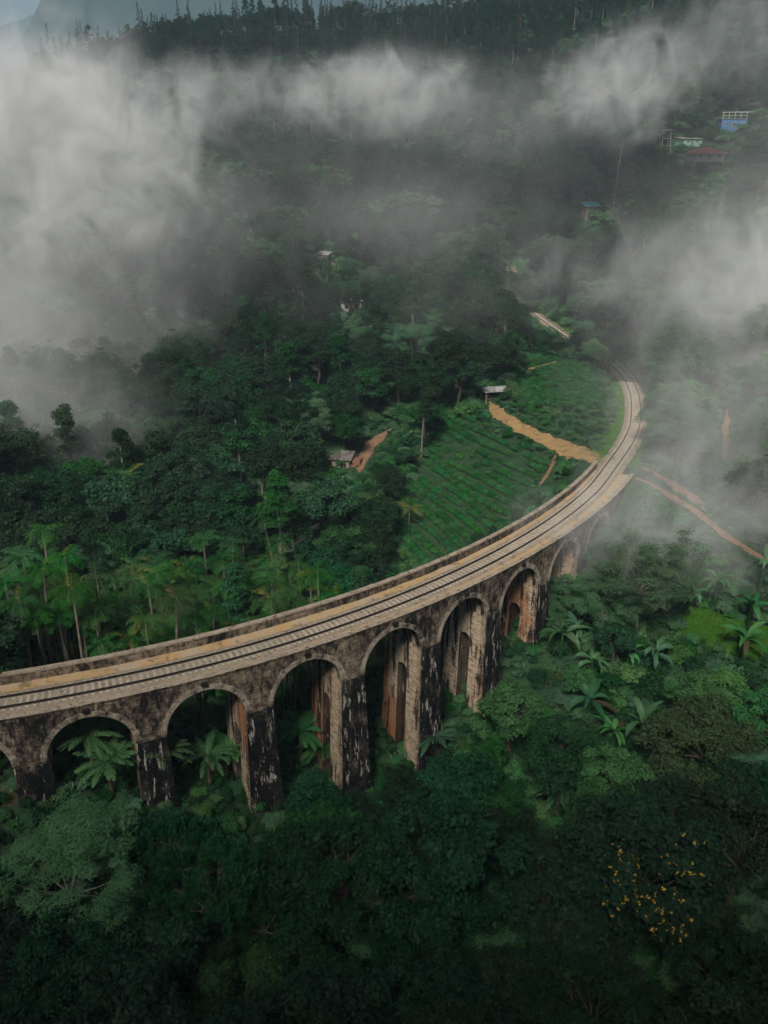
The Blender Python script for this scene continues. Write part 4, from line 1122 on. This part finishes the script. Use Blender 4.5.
# ------------------------------------------------------------------ houses on the slopes
def pmat(name, c, v=.2, rough=.8): return simple_mat(name, c, rough, v, 1.2)
HM = dict(red=pmat('red_tiles', (.36,.10,.06)), blue=pmat('blue_paint', (.06,.16,.34)), green=pmat('green_paint', (.22,.42,.33)), white=pmat('white_wash', (.46,.46,.43)), grey=pmat('bare_concrete', (.30,.29,.26)),
          turq=pmat('turquoise_sheet', (.08,.36,.40)), tin=pmat('old_tin', (.27,.27,.26), .5, .55), scrap=pmat('scrap_sheet', (.13,.115,.105), .6, .7), rust=pmat('rusty_sheet', (.22,.10,.07)), wood=pmat('weathered_wood', (.20,.16,.12)), dark=pmat('dark_opening', (.02,.022,.025)), orange=pmat('orange_wall', (.45,.24,.12)))
def roof_mesh(w, d, h, over, kind, m):
    w, d = w/2+over, d/2+over; th = .12; mb = MB()
    if kind == 'hip': r = max(0, w-d); R_ = [(-r, 0, h), (r, 0, h)]
    elif kind == 'gable': R_ = [(-w, 0, h), (w, 0, h)]
    if kind == 'shed':
        for z in (0, th): pass
        a, b = [(-w,-d,0),(w,-d,0),(w,d,h),(-w,d,h)], [(-w,-d,th),(w,-d,th),(w,d,h+th),(-w,d,h+th)]
        mb.quad(*a[::-1]); mb.quad(*b)
        for i in range(4): mb.quad(a[i], a[(i+1)%4], b[(i+1)%4], b[i])
    else:
        c = [(-w,-d,0),(w,-d,0),(w,d,0),(-w,d,0)]; u = [(x,y,z+th) for x,y,z in c]
        mb.quad(u[0],u[1],R_[1],R_[0]); mb.quad(u[2],u[3],R_[0],R_[1]); mb.quad(u[3],u[0],R_[0],R_[0]); mb.quad(u[1],u[2],R_[1],R_[1]); mb.quad(*c[::-1])
        for i in range(4): mb.quad(c[i], c[(i+1)%4], u[(i+1)%4], u[i])
    # corrugation ridges stay in the sheet
    return mb.mesh('roof', [m])
def house(key, name, label, w, d, hw, wall, roof, roofm, rh=1.0, over=.5, stilt=0.0, rz=0.0, windows=2, storeys=1, door=True, open_=False):
    p = SPOT[key]; e = link(name, None, loc=(p[0], p[1]+d/2, p[2] + (0 if open_ else {'shack': -.3, 'white': 1.8}.get(key, 1.4))), rot=(0, 0, rz)); tag(e, label, name.split('_')[-1])
    z0 = stilt; H_ = hw*storeys
    if not open_:
        mb = MB(); mb.box((0,0,z0+H_/2-(.6 if stilt else 1.6)), (w, d, H_+(0 if stilt else 3.2))); link('wall', mb.mesh('wall', [HM[wall]]), e)
    if stilt > 0 or open_:
        for sx in (-1, 1):
            for sy in (-1, 1):
                mb = MB(); mb.box((sx*(w/2-.15), sy*(d/2-.15), (z0-2+(H_ if open_ else 0))/2), (.24, .24, z0+2+(H_ if open_ else -.6))); link('post', mb.mesh('post', [HM['grey' if stilt else 'wood']]), e)
    if not open_:
        for st in range(storeys):
            for i in range(windows):
                x = (i+.5)/windows*w - w/2 + (.6 if door and windows == 1 else 0); zc = z0 + st*hw + hw*.45
                mb = MB(); mb.box((x, -d/2-.02, zc), (1.0, .08, 1.1)); f = link('window', mb.mesh('window', [HM['white' if wall not in ('white', 'wood') else 'wood']]), e)
                mb = MB()
                for q in (-.23, .23): mb.box((x+q, -d/2-.06, zc), (.38, .04, .9))
                link('pane', mb.mesh('pane', [HM['dark']]), f)
        if door:
            mb = MB(); mb.box((-w*.02, -d/2-.02, z0+.75), (.9, .08, 1.95)); link('door', mb.mesh('door', [HM['wood']]), e)
    o = link('roof', roof_mesh(w, d, rh, over, roof, HM[roofm]), e, loc=(0, 0, z0+H_-.02 - (.6 if not open_ and stilt > 0 else 0)))
    return e
house('red', 'stilt_house', 'grey house on tall stilts under a red hipped tile roof on the misty slope', 10.5, 7, 2.6, 'grey', 'hip', 'red', 2.2, .8, 4.0, .12, 3)
e = house('blue', 'painted_house', 'blue painted house with an open roof frame above it, highest on the slope', 9, 7, 3.0, 'blue', 'shed', 'grey', .1, .3, 0, -.1, 3)
for i in range(5):
    mb = MB(); mb.box((-4.2+i*2.1, -3.2, 4.0), (.16, .16, 2.4)); link('roof_post', mb.mesh('roof_post', [HM['white']]), e)
mb = MB(); mb.box((0, -3.2, 5.2), (9.6, .18, .18)); mb.box((0, -3.2, 4.1), (8.4, .1, .1)); mb.box((3.2, -3.2, 5.3), (6.5, .14, .14)); link('railing', mb.mesh('railing', [HM['white']]), e)
e = house('green', 'hillside_house', 'pale green and white house just above the red roofed house', 7.5, 6, 2.6, 'green', 'shed', 'tin', .6, .5, 1.0, .2, 2)
house('turq', 'sheet_roof_hut', 'small hut with a turquoise sheet roof alone on the misty hillside', 5.0, 4, 2.0, 'wood', 'shed', 'turq', 1.3, .6, 0, .25, 1)
house('white', 'white_house', 'low white walled house among dark forest trees across the valley', 5.6, 4.5, 2.5, 'white', 'gable', 'tin', 1.0, .4, 0, .2, 2)
house('small', 'forest_hut', 'tiny tin roofed hut above the white house in the forest', 3.4, 3, 1.9, 'wood', 'shed', 'tin', .7, .4, 0, -.3, 1)
e = house('tin', 'tin_shelter', 'open shelter with a pale tin roof at the end of the orange dirt path', 4.4, 3.2, 1.9, 'wood', 'gable', 'tin', .7, .35, 0, .25, open_=True)
mb = MB(); mb.box((0, -.2, .45), (3.4, .5, .9)); link('counter', mb.mesh('counter', [HM['wood']]), e)
e = house('shack', 'scrap_shack', 'ramshackle shack of tin and timber beside the curved red path', 3.4, 3, 1.9, 'wood', 'shed', 'scrap', .6, .4, 0, -.2, 1)
mb = MB(); mb.box((2.6, .3, .8), (1.8, 2.4, 1.6)); link('lean_to', mb.mesh('lean_to', [HM['rust']]), e)
house('edge', 'orange_house', 'orange walled house cut by the right edge of the photograph', 5, 5, 2.8, 'orange', 'gable', 'tin', 1.1, .4, 0, .1, 2)
p = SPOT['scaff']; e = link('lattice_tower', None, loc=tuple(p)); tag(e, 'spindly grey lattice tower standing left of the green house', 'tower')
for sx in (-1, 1):
    for sy in (-1, 1):
        mb = MB(); mb.tube([(sx*1.7, sy*1.7, -1), (sx*1.3, sy*1.3, 7.5)], [.14, .12], 6); link('leg', mb.mesh('leg', [HM['grey']]), e)
mb = MB()
for z in (2.2, 4.6, 7.2):
    for s in (-1, 1): mb.box((0, s*1.5, z), (3.6, .12, .12)); mb.box((s*1.5, 0, z), (.12, 3.6, .12))
mb.box((0, 0, 7.45), (4.4, 4.0, .14)); link('platform', mb.mesh('platform', [HM['grey']]), e)
p = SPOT['pole']; e = link('bare_tree', None, loc=tuple(p)); tag(e, 'very tall bare pale trunk rising into the mist by the turquoise roof', 'tree')
dep = project(*p)[2]; hh = 76*dep/FPX; mb = MB(); mb.tube([(0,0,-1), (.5,0,hh*.5), (1.4,0,hh)], [.32,.24,.09], 6)
for i in range(5): mb.tube([(.5+.9*(i/5)**1, 0, hh*(.55+.09*i)), (.5+.9*(i/5)+(-1)**i*1.4, .6, hh*(.6+.09*i))], [.07, .02], 4, cap=False)
link('trunk', mb.mesh('trunk', [M['palebark']], True), e)

# ------------------------------------------------------------------ mist
def mist(px, py, d, hw, hh, deep, dens, seed, lo=.30, nscale=2.6, amp=1.0, col=(.985, .99, .99)):
    """a bank of drifting cloud: an ellipsoid filled with uneven vapour"""
    dr = ray_dir(px, py); c = np.array([0, 0, CAM_H]) + dr*(d/dr[1]); dep = project(*c)[2]
    rx, rz = hw*dep/FPX, hh*dep/FPX
    m, nt = mat('vapour'); T = NT(nt)
    g = T.n('ShaderNodeTexCoord').outputs['Object']
    mp = T.n('ShaderNodeMapping'); T.l(g, mp.inputs[0]); mp.inputs['Scale'].default_value = (rx/24, deep/24, rz/30); mp.inputs['Location'].default_value = (seed*7.3, seed*3.1, seed*1.7)
    ln = T.n('ShaderNodeVectorMath', operation='LENGTH'); T.l(g, ln.inputs[0])
    n1 = T.noise(mp.outputs[0], nscale, 7, .64, 1.1); n2 = T.noise(mp.outputs[0], nscale*.3, 2, .5)
    body = T.math('SUBTRACT', 1.0, T.math('POWER', ln.outputs['Value'], 1.3), clamp=True)
    v = T.math('ADD', T.math('MULTIPLY', n1, 2.6*amp), T.math('MULTIPLY', n2, 1.2*amp))
    v = T.math('ADD', T.math('SUBTRACT', v, 1.9*amp), T.math('MULTIPLY', body, 1.1))
    v = T.ramp(v, .15, 1.6)
    v = T.math('MULTIPLY', T.math('MULTIPLY', v, T.ramp(body, 0, .7)), dens/deep)
    pv = T.n('ShaderNodeVolumePrincipled'); pv.inputs['Color'].default_value = (*col, 1); pv.inputs['Anisotropy'].default_value = -.2
    T.l(v, pv.inputs['Density']); o_ = T.n('ShaderNodeOutputMaterial'); T.l(pv.outputs[0], o_.inputs['Volume'])
    m.volume_intersection_method = 'ACCURATE' if hasattr(m, 'volume_intersection_method') else None
    # domain: an ellipsoid
    mb = MB(); nu, nv = 20, 10; V = []; F = []
    for j in range(nv+1):
        for i in range(nu):
            a, b = 2*math.pi*i/nu, math.pi*j/nv; V.append((math.cos(a)*math.sin(b), math.sin(a)*math.sin(b), math.cos(b)))
    for j in range(nv):
        for i in range(nu): F.append((j*nu+i, (j+1)*nu+i, (j+1)*nu+(i+1) % nu, j*nu+(i+1) % nu))
    o = link('mist', mesh_np('mist', V, F, [m]), loc=tuple(c), scale=(rx, deep, rz)); o['kind'] = 'stuff'
    return o
MIST = [  # px, py, distance, half width px, half height px, half depth m, optical thickness, seed
 (40,150,215,250,165,15,2.9,1), (55,115,235,180,90,14,3.4,15), (205,95,262,120,60,13,1.0,2), (360,92,280,170,62,14,1.7,11), (625,80,300,125,85,16,1.7,3), (500,105,305,200,75,18,.4,12), (410,215,225,190,70,12,.2,4),
 (800,275,160,190,120,12,2.4,5), (620,270,192,190,90,12,.6,13), (-45,330,140,200,230,12,.7,6), (770,400,118,280,220,10,.55,7), (670,520,98,220,150,7,.7,14), (400,230,175,480,210,14,.12,8), (150,240,195,230,140,16,.3,9), (740,40,300,160,80,18,.6,10)]
for a in MIST: mist(*a)
# smoother veils that thin out down the slopes
for a in ((10,320,180,300,330,16,.9,21), (790,290,165,300,280,14,.9,22), (380,150,260,420,180,20,.12,23), (20,430,135,230,210,12,.6,24), (725,130,290,150,110,14,.06,25)): mist(*a, amp=.4)
# the air itself: thin even haze over the whole valley
m, nt = mat('haze_air'); T = NT(nt); pv = T.n('ShaderNodeVolumePrincipled'); pv.inputs['Color'].default_value = (.62, .84, 1.0, 1); pv.inputs['Density'].default_value = .00022
o_ = T.n('ShaderNodeOutputMaterial'); T.l(pv.outputs[0], o_.inputs['Volume'])
mb = MB(); mb.box((0, 1950, 360), (5600, 4600, 1080)); o = link('haze', mb.mesh('haze', [m])); o['kind'] = 'stuff'

# ------------------------------------------------------------------ light, sky, camera
EXPOSURE = -0.12
SUN_EL, SUN_AZ = rad(46), rad(-14)      # the light comes from behind the camera and a little to the left
sd = bpy.data.lights.new('sun', 'SUN'); sd.energy = 5.0; sd.angle = rad(13); sd.color = (1.0, 0.95, 0.87)
so = bpy.data.objects.new('sun', sd); COL.objects.link(so)
# direction towards the sun
sdir = Vector((math.sin(SUN_AZ)*math.cos(SUN_EL)*1.0, -math.cos(SUN_AZ)*math.cos(SUN_EL), math.sin(SUN_EL)))
so.rotation_euler = sdir.to_track_quat('Z', 'Y').to_euler()
w = bpy.data.worlds.new('World'); SC.world = w; w.use_nodes = True
nt = w.node_tree; bg = nt.nodes['Background']; sky = nt.nodes.new('ShaderNodeTexSky'); sky.sky_type = 'NISHITA'
sky.sun_disc = False; sky.sun_elevation = SUN_EL
sky.sun_rotation = math.atan2(sdir.x, sdir.y)
sky.air_density = 1.0; sky.dust_density = 2.5
nt.links.new(sky.outputs[0], bg.inputs[0]); bg.inputs[1].default_value = 0.05

cd = bpy.data.cameras.new('camera'); cd.sensor_fit = 'VERTICAL'; cd.angle = 2*math.atan(512/FPX)
cd.clip_start = 0.5; cd.clip_end = 9000
co = bpy.data.objects.new('camera', cd); COL.objects.link(co); co.location = (0, 0, CAM_H); co.rotation_euler = (math.pi/2-PITCH, 0, 0)
SC.camera = co
SC.view_settings.view_transform = 'Standard'; SC.view_settings.look = 'None'; SC.view_settings.gamma = 1.0
SC.view_settings.use_curve_mapping = False; SC.view_settings.exposure = EXPOSURE
cy = SC.cycles
cy.use_denoising = True
cy.max_bounces = 5; cy.diffuse_bounces = 2; cy.glossy_bounces = 1; cy.transmission_bounces = 2; cy.volume_bounces = 2; cy.transparent_max_bounces = 6
cy.use_adaptive_sampling = True; cy.adaptive_threshold = 0.03
cy.volume_step_rate = 1.0; cy.volume_max_steps = 160
cy.sample_clamp_indirect = 3.0
